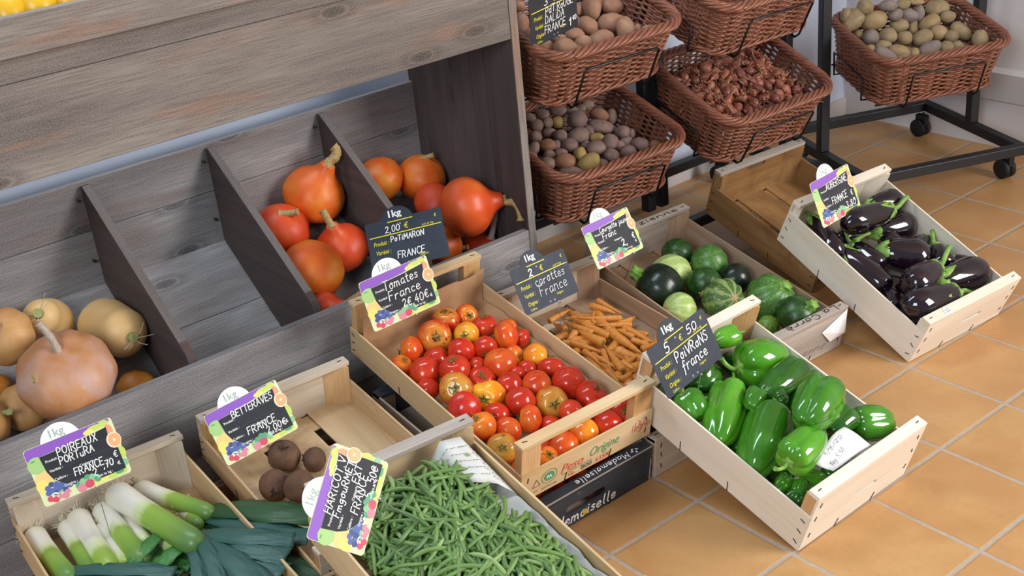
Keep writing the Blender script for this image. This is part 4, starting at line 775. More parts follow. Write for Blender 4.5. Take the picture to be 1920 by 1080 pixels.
# ------------------------------------------------------------------ crates
CF = {k: frame(v) for k, v in DATA['crates'].items()}
CQ = DATA['crates']
_s = MB(); _s.box(-.5, .5, -.0009, .0009, -.001, .0014); STAPLE = _s.mesh('staple', M['staple'])
def crate(key, label, wood_end, wood_side, wood_post, wood_base, bar=None, style='full', hole=None, mw=None, q=None, post_w=.06, tb=.03):
    """a fruit crate: x width, y length (front end at 0), z up"""
    q = q or CQ[key]; W, L, He, Hs = q[5:9]
    t = empty('wooden_crate', mw or CF[key], label, 'crate', 'fruit crates')
    th = .0055; bt = .012 if style != 'thickbar' else .018
    bar = bar or wood_end
    for e in (0, 1):
        f = (lambda y: y) if not e else (lambda y: L - y)
        def yb(mb, x0, x1, a, b_, z0, z1, **k):
            y0, y1 = sorted((f(a), f(b_))); mb.box(x0, x1, y0, y1, z0, z1, **k)
        b = MB()
        if style == 'slot': yb(b, .001, W - .001, 0, th, .002, Hs * 1.0, grain=0)
        elif hole:
            hx, hz, hw, hh = hole; cx, cz = W * hx, He * hz
            a0, a1 = sorted((f(0), f(th)))
            holed_panel(b, [(.001, .002), (W - .001, .002), (W - .001, He - bt), (.001, He - bt)], rrect(cx - hw / 2, cx + hw / 2, cz - hh / 2, cz + hh / 2, hh * .48, 4)[::-1], a0, a1)
        else: yb(b, .001, W - .001, 0, th, .002, He - bt, grain=0)
        b.build('end_panel', wood_end, t)
        b = MB(); yb(b, 0, W, 0, tb, He - bt, He, grain=0); b.build('top_bar', bar, t, None, .0015)
        for s in (0, 1):
            g = (lambda x: x) if not s else (lambda x: W - x)
            b = MB()
            if style == 'slot':
                x0, x1 = sorted((g(.004), g(.004 + post_w))); yb(b, x0, x1, th, tb, .003, He - bt, grain=2)
            else: b.prism([(g(.006), f(th)), (g(.006 + post_w), f(th)), (g(.006), f(tb + .006))], .003, He - bt, 2)
            b.build('corner_post', wood_post, t, None, .001)
    for s in (0, 1):
        b = MB(); x0, x1 = (0, th) if not s else (W - th, W)
        b.box(x0, x1, .0005, L - .0005, .001, Hs, grain=1); b.build('side_board', wood_side, t, None, .0008)
    n = 3; g = .022; w = (W - 2 * th - (n - 1) * g) / n
    for i in range(n):
        b = MB(); x = th + i * (w + g); b.box(x, x + w, th, L - th, .005, .009, grain=1); b.build('base_slat', wood_base, t)
    for y in (.012, L * .36, L * .64, L - .075):
        b = MB(); b.box(th, W - th, y, y + .062, .001, .005, grain=0); b.build('base_slat', wood_base, t)
    # staples
    rnd = random.Random(key or label)
    def st(p, d, nrm, l=.013):
        z = Vector(nrm); x = Vector(d).normalized(); y = z.cross(x).normalized(); x = y.cross(z)
        link('staple', STAPLE, t, Matrix(((x.x * l, y.x, z.x, p[0]), (x.y * l, y.y, z.y, p[1]), (x.z * l, y.z, z.z, p[2]), (0, 0, 0, 1))))
    for e, y in ((0, .016), (1, L - .016)):
        for z in (Hs * .2, Hs * .5, Hs * .8):
            for x, nx in ((0, -1), (W, 1)): st((x, y, z), (rnd.uniform(-.3, .3), 1, rnd.uniform(-.6, .6)), (nx, 0, 0))
        yy = 0 if not e else L; ny = -1 if not e else 1
        for x in (.02, W - .02):
            for z in (He * .25, He * .55, He * .8) if style != 'slot' else (Hs * .3, Hs * .75): st((x, yy, z), (rnd.uniform(-.4, .4), 0, 1), (0, ny, 0))
        for x in (W * .33, W * .67): st((x, yy, .012), (.25, 0, 1), (0, ny, 0), .024)
        for x in (.02, W - .02): st((x, y if not e else y, He), (1, rnd.uniform(-.5, .5), 0), (0, 0, 1), .012)
    for y in (L * .4, L * .68):
        for x, nx in ((0, -1), (W, 1)): st((x, y, .014), (0, .2, 1), (nx, 0, 0), .026)
    return t
crate('pepper', 'pale new wooden crate of green peppers tilted onto the floor at the front right', M['new_wood'], M['new_wood'], M['post_wood'], M['new_wood'], hole=(.52, .42, .09, .012))
crate('aub', 'pale wooden crate of aubergines tilted onto the floor at the far right', M['new_wood'], M['new_wood'], M['new_wood'], M['new_wood'], hole=(.56, .5, .085, .014))
crate('empty', 'empty amber wooden crate under the back of the aubergine crate', M['amber_wood'], M['amber_wood'], M['amber_wood'], M['amber_wood'], bar=M['silver_wood'], hole=(.5, .74, .08, .022))
cg_crate = crate('courg', 'aged greyish crate of round courgettes with black marker writing', M['silver_wood'], M['old_wood'], M['old_wood'], M['old_wood'], bar=M['silver_wood'])
tom_crate = crate('tom', 'tan open-ended crate of tomatoes stacked on the black crate', M['tan_wood'], M['tan_wood'], M['post_wood'], M['tan_wood'], style='slot', post_w=.055)
crate('beet', 'earthy nearly empty crate holding a few beetroots', M['beam_wood'], M['beet_wood'], M['post_wood'], M['beet_wood'], bar=M['beam_wood'])
crate('leek', 'tan wooden crate of leeks at the lower left', M['beam_wood'], M['tan_wood'], M['beam_wood'], M['tan_wood'], bar=M['beam_wood'])
crate('bean', 'wooden crate of green beans at the bottom edge with a greyed top bar', M['tan_wood'], M['tan_wood'], M['tan_wood'], M['tan_wood'], bar=M['silver_wood'])
crate('car', 'old reddish wooden crate of carrots between the tomatoes and the courgettes', M['beam_wood'], M['old_wood'], M['old_wood'], M['old_wood'], bar=M['beam_wood'])
crate('pale', 'pale worn crate lying under the carrot crate and the pepper crate', M['beam_wood'], M['beam_wood'], M['beam_wood'], M['beam_wood'])
blk = crate('black', 'black printed crate with a hand hole under the tomato crate', M['card_black'], M['beam_wood'], M['beam_wood'], M['beam_wood'], bar=M['card_black'], hole=(.47, .5, .125, .026))
# crates that carry the left-hand crates
def support(of, dz, label, y_in=.02):
    q = list(CQ[of]); x, y, z = q[:3]
    crate(None, label, M['old_wood'], M['old_wood'], M['old_wood'], M['old_wood'], q=[0, 0, 0, 0, 0, .4, .56, z + dz, z + dz - .02], mw=Matrix.Translation((x + .0, y + y_in, 0)) @ Matrix.Rotation(q[3], 4, 'Z'))
support('beet', .002, 'wooden crate standing under the beetroot crate')
support('leek', .002, 'wooden crate standing under the leek crate')
support('bean', .002, 'wooden crate standing under the bean crate')

# markings on crates (front face plane of a crate: x right, z up, facing -y)
def face_print(parent, fn, mats, y=-.0008, name='printed_lettering'):
    mb = MB(); fn(mb)
    Mx = Matrix(((1, 0, 0, 0), (0, 0, -1, y), (0, 1, 0, 0), (0, 0, 0, 1)))
    return mb.build(name, mats, parent, Mx)
def tomprint(mb):
    H = CQ['tom'][8]
    a = 0.02
    put_print(mb, 'Peso', .115, .028, .034, 0, 0, .0, .35, width=.07)
    put_print(mb, 'Origine', .2, .033, .036, 0, 1, .0, .35, width=.095)
    put_print(mb, 'Gr.', .14, .008, .016, 0, 0, .01, 0)
    put_print(mb, '800', .178, .008, .017, 0, 2, .01, 0, width=.034)
    put_print(mb, '±15%', .222, .008, .016, 0, 0, .01, 0, width=.045)
    put_print(mb, 'ORIGINE NETTO', .12, .021, .007, 0, 1, 0, 0, width=.09)
    for i in range(24):
        a0, a1 = 2 * pi * i / 24, 2 * pi * (i + 1) / 24
        mb.ribbon([(.083 + .022 * cos(a0), .042 + .019 * sin(a0)), (.083 + .022 * cos(a1), .042 + .019 * sin(a1))], .0014, 0, 1)
    mb.disc(.083, .042, .015, 0, 1, 18, .85); put_print(mb, 'PA', .0745, .037, .013, .0003, 3, .02)
    for i in range(3):
        c = [(.045 + .013 * cos(pi / 2 + 2 * pi * k / 3), .036 + .013 * sin(pi / 2 + 2 * pi * k / 3)) for k in (i, i + 1)]
        mb.ribbon(c, .0014, 0, 2)
    put_print(mb, 'FOR', .038, .014, .006, 0, 2); put_print(mb, 'SOTTO CAL', .06, .01, .0085, 0, 2)
    write(mb, 'legno', .335, .038, .02, .0016, 0, 0)
    for dx in (0, .016):
        mb.ribbon([(.347 + dx, .062), (.345 + dx, .052), (.352 + dx, .048), (.36 + dx, .054), (.358 + dx, .066), (.35 + dx, .068)], .0012, 0, 0)
    put_print(mb, 'EU 0411', .385, .03, .006, 0, 2, 0, 0, None, None, pi / 2)
face_print(tom_crate, tomprint, [M['red_print'], M['green_print'], M['ink'], M['tab']])
def blkprint(mb):
    write(mb, 'demoiselle', .1, .013, .03, .0042, 0, 0, width=.19, slant=.1)
    mb.disc(.187, .021, .0085, .0003, 1); mb.ribbon([(.186, .03), (.19, .036)], .003, .0003, 2)
    put_print(mb, 'DE LA QUALITE', .13, .004, .0075, 0, 3, 0, 0, width=.12)
    for k in range(3): mb.ribbon([(.062 + k * .008, .036), (.068 + k * .008, .05), (.074 + k * .008, .038)], .0025, 0, 0)
    write(mb, 'ly', .07, .03, .018, .003, 0, 0) if 'y' in GL else mb.ribbon([(.07, .045), (.076, .036), (.083, .048), (.074, .022)], .003, 0, 0)
face_print(blk, blkprint, [M['chalk'], M['gold'], M['green_print'], M['ink']])
# white name on the black top bar, flipped as in the photo, and the white worn edge
mb = MB(); He = CQ['black'][7]
Mt = Matrix.Translation((.36, .008, He + .0006)) @ Matrix.Rotation(pi, 4, 'Z') @ Matrix.Scale(1, 4)
st, L_ = strokes('Mademoiselle', .017); 
tmp = MB()
for P in st: tmp.ribbon([(a * .17 / L_, b_) for a, b_ in P], .0022)
for k in range(4): tmp.disc(-.02 + .008 * cos(k * 1.7), .008 + .006 * sin(k * 1.7), .0042, 0, 0, 10, .55, k * 1.2)
Mt = Matrix.Translation((.335, .022, He + .0008)) @ Matrix.Rotation(pi, 4, 'Z')
tmp.build('printed_lettering', M['chalk'], blk, Mt)
e = MB(); e.box(0, .4, -.0012, .0012, He - .0015, He + .0008, grain=0); e.build('worn_edge', M['silver_wood'], blk)
e = MB(); 
for z0, z1, p in ((.004, .1, .4),): e.box(.3985, .4012, -.001, .002, .004, .07, grain=2)
e.build('worn_edge', M['silver_wood'], blk)
# marker writing on the courgette crate
q = CQ['courg']; W, L, He = q[5], q[6], q[7]
tmp = MB(); write(tmp, 'La Corrè', 0, 0, .02, .0026, width=.2, slant=.0)
tmp.build('marker_writing', M['black_ink'], cg_crate, Matrix.Translation((W - .035, .025, He + .001)) @ Matrix.Rotation(pi, 4, 'Z'))
tmp = MB(); write(tmp, 'zienne', 0, 0, .019, .0026, width=.16, slant=.0)
tmp.build('marker_writing', M['black_ink'], cg_crate, Matrix.Translation((W - .2, L - .025, He + .001)))
face_print(cg_crate, lambda mb: write(mb, 'zienne', .2, .03, .026, .0012, 0, 0, width=.13, slant=.4, wob=.12), [M['ink']], -.001, 'marker_writing')
tmp = MB(); tmp.v += [(W - .1, -.002, .09), (W - .005, -.002, .135), (W + .004, -.004, .05), (W - .06, -.006, .045), (W - .04, -.012, .07)]
tmp.face((0, 3, 4)); tmp.face((0, 4, 1)); tmp.face((4, 2, 1)); tmp.face((3, 2, 4))
o = tmp.build('torn_sticker', M['paper'], cg_crate)
# round price sticker on the aubergine crate
au = [o for o in COL.objects if o.get('label', '').startswith('pale wooden crate of aubergines')][0]
tmp = MB(); tmp.disc(0, 0, .0125, 0, 0, 20); put_print(tmp, '22', -.0085, -.006, .0165, .0004, 1)
tmp.build('sticker', [M['paper'], M['ink']], au, Matrix.Translation((.085, .014, CQ['aub'][7] + .0012)) @ Matrix.Rotation(.2, 4, 'Z'))
# ------------------------------------------------------------------ vegetables
def thing(me_name, me, mw, label, cat, group): 
    o = link(me_name, me, None, mw); return tag(o, label, cat, group)
def lumpy(seed, amp, fr):
    off = Vector((seed * 3.7, seed * 1.3, seed * 7.1))
    return lambda p: p * (1 + amp * noise.noise(p * fr + off))
# --- tomatoes (unit radius, z = stem end)
def tomato_mesh(i, ribs, flat, amp=.03, wr=0):
    prof = [(-flat, 0)] + [(-flat * cos(pi * k / 18), sin(pi * k / 18)) for k in range(1, 18)] + [(flat, 0)]
    def mod(f, th, z, r):
        t = max(0, z / flat)
        rr = r * (1 + ribs * cos(5 * th + i) * (.35 + .65 * t) * .5 + ribs * .4 * cos(3 * th + 2 * i))
        zz = z - .26 * flat * math.exp(-(r / .3) ** 2) * (1 if z > 0 else .25)
        return zz, rr
    b = MB(); b.blob(prof, 30, mod, disc_m if False else 0, None, lumpy(i + 1, amp, 1.3))
    return b
disc_m = 0
TM = [tomato_mesh(i, r, f) for i, (r, f) in enumerate(((.02, .88), (.035, .82), (.05, .8), (.02, .92)))]
TMB = tomato_mesh(7, .2, .78, .06)
def calyx_mesh(seed, stem):
    rnd = random.Random(seed); b = MB()
    z0 = .62
    for k in range(5):
        a = 2 * pi * k / 5 + rnd.uniform(-.3, .3); l = rnd.uniform(.34, .55); up = rnd.uniform(-.05, .3)
        p = [Vector((cos(a) * l * t, sin(a) * l * t, z0 + .1 + .14 * sin(pi * t) + up * t * t)) for t in (0, .3, .6, .85, 1)]
        b.tube(p, [.04, .075, .06, .03, .01], 6, flat=.3)
    if stem: b.tube(smoothpath([(0, 0, z0), (.03, 0, z0 + .25), (.12 * rnd.uniform(-1, 1), .1, z0 + .25 + stem)], 3), [.07] * 3 + [.055] * 4, 7)
    b.blob([(z0, 0), (z0 + .03, .12), (z0 + .12, .1), (z0 + .15, 0)], 8)
    return b.mesh('calyx', M['calyx'])
CAL = [calyx_mesh(1, .12), calyx_mesh(2, .3), calyx_mesh(3, 0), calyx_mesh(4, .5)]
TCOL = ['red', 'orange-red', 'orange', 'dark-blotched red', 'brownish orange', 'ribbed yellow', 'wrinkled red']
_tm = {}
rt_ = rows(DATA['tom'], CF['tom'], 6); nr = max(r[0] for r in rt_)
for i, e in enumerate(DATA['tom']):
    k = e[7]; shp = 'b' if k == 5 else i % 4
    if (shp, k) not in _tm: _tm[(shp, k)] = (TMB if shp == 'b' else TM[shp]).mesh('tomato', M['tom'][k])
    o = thing('tomato', _tm[(shp, k)], along(e[:3], e[4:7], i * 1.7, e[3] * 1.03), '%s tomato, %s of the tomatoes' % (TCOL[k], rowtext(rt_[i], nr)), 'tomato', 'tomatoes in the tan crate')
    c = link('calyx', CAL[i % 4 if k not in (0,) else (i * 3) % 4], o); c.scale = (.8, .8, 1)
# deeper layer glimpsed between and through the front slot
def filler(name, meshes, key, spots, r, cat, group, label, part=None):
    for j, (x, y, z) in enumerate(spots):
        p = CF[key] @ Vector((x, y, z)); rnd = random.Random(j)
        o = thing(name, meshes[j % len(meshes)], along(p, (rnd.uniform(-1, 1), rnd.uniform(-1, 1), rnd.uniform(-.4, 1)), j, r), label, cat, group)
        if part: link(part[0], part[1], o)
W_, L_ = CQ['tom'][5:7]
sp_ = []
inv = CF['tom'].inverted(); tops = [inv @ Vector(e[:3]) for e in DATA['tom']]
for j in range(7):
    for k in range(9):
        x, y = .045 + j * (W_ - .09) / 6, .05 + k * .056
        if min((Vector((x, y, .042)) - t).length for t in tops) > .052: sp_.append((x, y, .042))
filler('tomato', [_tm[q] for q in _tm if q[1] in (0, 1)][:4], 'tom', sp_, .028, 'tomato', 'tomatoes of the lower layer', 'red tomato of the lower layer, mostly hidden under the other tomatoes')
sp_ = [(.08 + .075 * k, .055, .045) for k in range(4)] + [(.12 + .08 * k, .12, .04) for k in range(3)]
filler('tomato', [_tm[q] for q in _tm if q[1] in (0, 1)][:4], 'black', sp_, .034, 'tomato', 'tomatoes in the black crate', 'red tomato inside the black crate, glimpsed through the hand hole')

# --- red kuri squash
def kuri_mesh(k, neck, mat):
    P = [(-.9, 0), (-.88, .2), (-.8, .5), (-.6, .8), (-.3, .97), (0, 1), (.3, .93), (.55, .76), (.72, .56)]
    if neck: P += [(.86, .4), (1.0, .31), (1.14, .25), (1.22, .2), (1.24, 0)]
    else: P += [(.82, .36), (.88, .2), (.9, 0)]
    def mod(f, th, z, r): return z, r * (1 + .012 * cos(10 * th) + .02 * cos(2 * th + k))
    b = MB(); b.blob([(p.x, max(p.y, 0)) for p in smoothpath([(a, c, 0) for a, c in P], 2)], 36, mod, 0, None, lumpy(k + 3, .035, 1.1))
    return b.mesh('red_kuri_squash', M['kuri'][mat])
def stem_mesh(z0, l, bend, r, mat, flare=1.5, name='stem'):
    b = MB(); pts = smoothpath([(0, 0, z0), (0, 0, z0 + l * .3), (bend * .4, 0, z0 + l * .65), (bend, 0, z0 + l * (1 - abs(bend) * .3))], 4)
    n = len(pts); base = len(b.v)
    b.tube(pts, [r * flare if i == 0 else r * (1 + .12 * sin(i)) if i < n - 1 else r * 1.15 for i in range(n)], 10)
    return b.mesh(name, mat)
KL = [('orange squash with a tall curved neck and stem at the back of the third bin', 1, .48, .15), ('red squash with a stem bent to the right, at the left of the third bin', 0, .42, .35), ('orange-red squash with an upright dry stem beside the third bin sign', 1, .5, -.12),
      ('golden orange squash with its base turned up at the front of the third bin', 0, .3, 0), ('orange squash low behind the front board with a brown stem to the right', 1, .55, .1), ('orange squash lying against the divider at the left of the fourth bin', 0, .3, 0),
      ('deep orange squash with a short dry stem at the back of the fourth bin', 0, .32, .25), ('biggest orange squash, its neck and curved stem pointing at the side panel', 1, .75, .55), ('red squash hidden behind the slate sign', 0, .3, .1),
      ('golden orange squash low to the right of the slate sign', 0, .2, 0), ('red squash under the biggest one with an upright grey stem', 1, .7, .05)]
for i, (e, (lb, nk, sl, bd)) in enumerate(zip(DATA['squash'], KL)):
    o = thing('red_kuri_squash', kuri_mesh(i, nk, e[7]), along(e[:3], e[4:7], {7: 2.4, 0: 1.2, 1: -.6, 6: -.5}.get(i, i), e[3] * (.98 if not nk else .95)), lb, 'squash', 'red kuri squashes in the bins'); bpy.context.view_layer.update()
    tp = {0: (10, 32, 13), 1: (32, 4, 9), 2: (-16, 28, 10), 4: (36, 24, 9), 6: (22, 6, 7), 7: (34, -42, 11), 9: (14, 2, 7), 10: (9, 50, 8)}.get(i)
    if tp:
        r = e[3]; u_ = r / {0: 61, 1: 53, 2: 52, 4: 34, 6: 48, 7: 60, 9: 40, 10: 36}[i]
        v = (RT * tp[0] + UP * tp[1]) * u_ - FW * r * .12
        cu = {0: RT * 9 * u_ , 7: (RT * .5 + UP * .9) * 13 * u_}.get(i, Vector((0, 0, 0)))
        stem_tube(o, (0, 0, 1.2 if nk else .82), v, tp[2] * .72 * u_, M['pale_stem'] if i == 10 else M['dry_stem'], cu)

# --- tan squashes and butternuts
TL = ['round tan squash cut off by the left edge, its grey stem facing out', 'small butternut at the back of the left bin with a stringy withered stem', 'big butternut lying against the divider with its stem end to the right', 'largest pinkish tan squash with a long pale stem', 'small tan squash with a greenish stem at the front of the left bin', 'tan squash at the left edge behind the front board with a cut stem', 'orange squash half hidden behind the front board beside the divider', 'brownish squash sliver low at the left edge']
for i, (e, lb) in enumerate(zip(DATA['tan'], TL)):
    if len(e) == 8:
        A, ra, B, rb = Vector(e[:3]), e[3], Vector(e[4:7]), e[7]
        d = (A - B); l = d.length
        P = [(-rb * .9, 0)] + [(-rb * .9 * cos(t), rb * sin(t)) for t in (.25, .55, .9, 1.25, 1.57)] + [(l * .35, (rb * .8 + ra * .2)), (l * .6, (rb * .3 + ra * .72)), (l * .85, ra)] + [(l + ra * .9 * sin(t), ra * cos(t)) for t in (.25, .6, .95, 1.25)] + [(l + ra * .84, 0)]
        b = MB(); b.blob([(p.x, max(0, p.y)) for p in smoothpath([(a, c, 0) for a, c in P], 2)], 32, None, 0, None, lumpy(i, .03, 9))
        o = thing('butternut_squash', b.mesh('butternut_squash', M['tan'][2]), along(B, d), lb, 'squash', 'tan squashes in the left bin')
        z0 = l + ra * .78; b = MB()
        b.tube([(0, 0, z0), (0, 0, z0 + .008), (.001, 0, z0 + .018)], [.016, .011, .012], 8); b.build('stem', M['green_stem'], o)
        b = MB(); rnd = random.Random(i)
        for k in range(5):
            a = rnd.uniform(0, 6.28); b.tube(smoothpath([(0, 0, z0 + .01), (cos(a) * .02, sin(a) * .02, z0 + .02), (cos(a) * .045, sin(a) * .04 + .01, z0 + rnd.uniform(0, .05))], 4), .0009, 5)
        b.build('withered_strings', M['pale_stem'], o)
        continue
    mat = M['tan'][{3: 1, 6: 3, 7: 3}.get(i, 0)]
    P = [(-.8, 0)] + [(-.8 * cos(pi * k / 16), sin(pi * k / 16)) for k in range(1, 16)] + [(.8, 0)]
    b = MB(); b.blob(P, 40, lambda f, th, z, r: (z - .14 * math.exp(-(r / .25) ** 2) * (1 if z > 0 else -.6), r * (1 + .02 * cos(9 * th + i) * (r > .1))), 0, None, lumpy(i + 2, .06, 1.0))
    o = thing('tan_squash', b.mesh('tan_squash', mat), along(e[:3], e[4:7], {3: 2.2, 4: .4}.get(i, i)), lb, 'squash', 'tan squashes in the left bin'); o.scale = (e[3],) * 3
    if i < 6:
        dx, dy, rp, px = {3: (-35, 66, 9, 90), 4: (10, 42, 7, 50), 0: (5, 20, 8, 56), 5: (22, 4, 7, 46)}[i]; u_ = e[3] / px
        bpy.context.view_layer.update()
        stem_tube(o, (0, 0, .6), (RT * dx + UP * dy) * u_ - FW * e[3] * .3, rp * .8 * u_, M['pale_stem'] if i in (0, 3) else M['green_stem'], RT * (4 * u_), flare=2.2)
    if i == 3:
        b = MB(); dl = o.matrix_world.to_3x3().inverted() @ (RT * -.36 + UP * .02 - FW * .93) * e[3]; dl.normalize(); Mn = along(Vector((dl.x, dl.y, dl.z * .8)) * .97, dl)
        b.blob([(-.02, 0), (0, .14), (.03, .12), (.04, .05), (.03, 0)], 16, None, 0, Mn); b.build('navel_scar', M['dry_stem'], o)

# --- round courgettes
CL = ['dark green round courgette at the back of the crate', 'mid green courgette beside the right board at the back', 'pale lime courgette behind the big dark one', 'biggest blackish green courgette with a chunky pale stem', 'dark courgette showing a star shaped stem scar', 'dark green courgette halfway along the right board', 'ribbed striped courgette with a pale scar behind the pepper crate', 'pale striped courgette behind the slate pepper sign', 'speckled mid green courgette with a star shaped stem in the middle front', 'dark courgette with a bright green cut stem at the front right', 'small lime green courgette low at the front']
CGM = [organic, None]
for i, (e, lb) in enumerate(zip(DATA['courg'], CL)):
    rb = .05 if i in (6, 8) else .012
    el = 1.15 if i == 2 else .92
    b = MB(); b.blob([(-el, 0)] + [(-el * cos(pi * k / 18), sin(pi * k / 18)) for k in range(1, 18)] + [(el, 0)], 40, lambda f, th, z, r: (z, r * (1 + rb * cos(10 * th))), 0, None, lumpy(i + 5, .04, 1))
    o = thing('round_courgette', b.mesh('round_courgette', M['cg'][e[7]]), along(e[:3], e[4:7], i), lb, 'courgette', 'round courgettes in the grey crate'); o.scale = (e[3],) * 3
    if i in (3, 8, 9):
        b = MB(); l = {3: .42, 8: .16, 9: .34}[i]; pr_ = [(.84, 0), (.84, .3), (.9, .26), (.9 + l * .6, .19), (.9 + l, .23), (.88 + l, 0)]
        b.blob(pr_, 20, lambda f, th, z, r: (z, r * (1 + .22 * cos(5 * th)))); b.build('stem', M['pep_stem'], o)
    elif i in (4, 6, 7):
        b = MB(); b.blob([(el * .93, 0), (el * .95, .2), (el * 1.02, .16), (el * 1.03, 0)], 20, lambda f, th, z, r: (z, r * (1 + .4 * cos(5 * th)))); b.build('stem_scar', M['dry_stem'], o)

# --- peppers and aubergines: body between a stem end A and a blossom end B
def pepper_mesh(k, asp, mat, lobes):
    """unit radius, length asp, z from 0 (stem end) to asp"""
    P = [(.16, 0), (.06, .12), (.0, .3), (.02, .55), (.16, .82), (.4, .97), (asp * .35, 1.0), (asp * .6, .95), (asp * .8, .8), (asp * .93, .55), (asp, .28), (asp - .04, .1), (asp - .12, 0)]
    def mod(f, th, z, r):
        t = z / asp
        a = (.17 + .06 * t) * (1 if r > .3 else .5)
        lob = abs(cos(lobes * th / 2 + k + .25 * t)) ** .55
        return z + .22 * (1 - lob) * (1 if t < .25 else -1 if t > .72 else 0) * r, r * (1.05 - a * (1 - lob))
    b = MB(); b.blob([(p.x, max(p.y, 0)) for p in smoothpath([(a, c, 0) for a, c in P], 2)], 48, mod, 0, None, lumpy(k * 2 + 1, .07, .9))
    return b.mesh('green_pepper', mat)
def cap_stem(k, l, bend, r):
    b = MB(); b.blob([(.1, 0), (.06, .34), (.0, .3), (-.06, .12), (-.1, 0)], 20, lambda f, th, z, rr: (z, rr * (1 + .25 * cos(5 * th))))
    b.tube(smoothpath([(0, 0, 0), (0, 0, -l * .4), (bend * .5, 0, -l * .8), (bend, 0, -l)], 4), [r * 1.3] + [r] * 11 + [r * 1.3], 8)
    return b.mesh('stem', M['pep_stem'])
PLB = ['green pepper at the back left with its stem pointing to the rear corner', 'big bright green pepper with its stem end facing the sign', 'tall green pepper standing against the left board in front of the sign', 'large shiny green pepper in the middle of the left side', 'broad dark green pepper leaning on the right board', 'dark green pepper tucked behind the broad one', 'dark green pepper with a brown scar near the right board', 'twisted green pepper whose stem points at the front left corner', 'green pepper lying at the front right behind the note', 'small green pepper under the twisted one, at the front board', 'small green pepper end in the front left corner', 'small dark green pepper by the left board at the front', 'dull green pepper flat against the left board under the sign', 'dark green pepper in shadow under the sign', 'green pepper seen between the two tall ones', 'dark green pepper behind the note', 'green pepper mostly hidden in the centre']
for i, (e, lb) in enumerate(zip(DATA['pepper'], PLB)):
    A, B, r = Vector(e[:3]), Vector(e[3:6]), e[6]
    asp = max((B - A).length / r, 1.7)
    mt = {1: 0, 2: 0, 7: 0, 0: 0, 9: 0, 14: 2, 3: 2, 4: 2, 8: 2, 12: 2, 10: 2, 11: 2}.get(i, 1)
    o = thing('green_pepper', pepper_mesh(i, asp, M['pep'][mt], 4 if i % 3 else 3), along(A, B - A, i * 1.1), lb, 'pepper', 'green peppers in the pale crate'); o.scale = (r * 1.03,) * 3
    link('stem', cap_stem(i, {2: 1.0, 1: .75, 7: 1.1, 0: .8}.get(i, .55), {1: .5, 7: .35}.get(i, .12), .1 if i not in (2,) else .085), o)
pf = [pepper_mesh(40 + j, 2.1, M['pep'][1 + j % 2], 3 + j % 2) for j in range(3)]
def floor_fill(name, meshes, key, dat, r, asp, spots, label, cat, group):
    rnd = random.Random(name)
    for j, (x, y) in enumerate(spots):
        a = rnd.uniform(-.5, .5) + (pi / 2 if j % 2 else 0); m = CF[key] @ Vector((x, y, .012 + r)); d = CF[key].to_3x3() @ Vector((cos(a), sin(a), .05))
        o = thing(name, meshes[j % len(meshes)], along(m - d * r * asp / 2, d, j), label, cat, group); o.scale = (r,) * 3
floor_fill('green_pepper', pf, 'pepper', None, .034, 2.1, [(.08, .08), (.2, .07), (.3, .13), (.12, .17), (.24, .2), (.09, .28), (.2, .3), (.32, .27), (.14, .4), (.27, .4), (.09, .485), (.21, .48), (.31, .47)], 'dark green pepper at the bottom of the crate, mostly hidden under the others', 'pepper', 'green peppers of the bottom layer')
def aub_mesh(k, asp):
    P = [(0, 0), (.0, .3), (.12, .55), (asp * .22, .78), (asp * .48, .93), (asp * .7, 1.0), (asp * .87, .86), (asp * .965, .52), (asp, .25), (asp, 0)]
    b = MB(); b.blob([(p.x, max(p.y, 0)) for p in smoothpath([(a, c, 0) for a, c in P], 3)], 36, None, 0, None, lumpy(k, .05, .7))
    return b.mesh('aubergine', M['aub'])
def aub_cap(k):
    rnd = random.Random(k); b = MB()
    b.blob([(.3, 0), (.2, .5), (.02, .42), (-.16, .22), (-.2, 0)], 20, lambda f, th, z, r: (z, r * (1 + .12 * cos(5 * th))))
    for j in range(5):
        a = 2 * pi * j / 5 + rnd.uniform(-.2, .2); l = rnd.uniform(.75, 1.15)
        pts = [Vector((cos(a) * (.36 + .33 * t), sin(a) * (.36 + .33 * t), .05 + l * t)) for t in (0, .3, .6, 1)]
        b.tube(pts, [.24, .26, .18, .02], 6, flat=.2, up=Vector((-sin(a), cos(a), 0)).cross(Vector((0, 0, 1))))
    bd = rnd.uniform(-.5, .5)
    b.tube(smoothpath([(0, 0, -.1), (0, 0, -.5), (bd * .5, .1, -.9), (bd, .2, -1.35)], 4), [.17, .14] + [.12] * 10 + [.15], 8)
    return b.mesh('calyx', M['aub_cap'])
ALB = ['aubergine at the very back, pale streak along its top', 'aubergine behind the sign pin with its green cap at the right', 'aubergine with its leafy cap pointing left, second row from the back', 'aubergine along the left board behind the sign', 'long aubergine along the left board with a tall green stem', 'dark aubergine under the second green cap beside the sign pin', 'round fat aubergine in the middle', 'aubergine with a greyish sheen and frilly cap near the right board', 'aubergine standing behind the thin green stem near the right board', 'reddish aubergine with a thin stem in the front half', 'large aubergine against the front right corner', 'aubergine lying along the front board', 'dark aubergine hidden behind the large one on the right', 'dark aubergine low beside the left board at the front']
for i, (e, lb) in enumerate(zip(DATA['aub'], ALB)):
    A, B, r = Vector(e[:3]), Vector(e[3:6]), e[6]
    asp = max((B - A).length / r, 2.0)
    o = thing('aubergine', aub_mesh(i, asp), along(A, B - A, i * 1.3), lb, 'aubergine', 'aubergines in the pale crate'); o.scale = (r * 1.04,) * 3
    c = link('calyx', aub_cap(i), o); c.scale = (1.3,) * 3

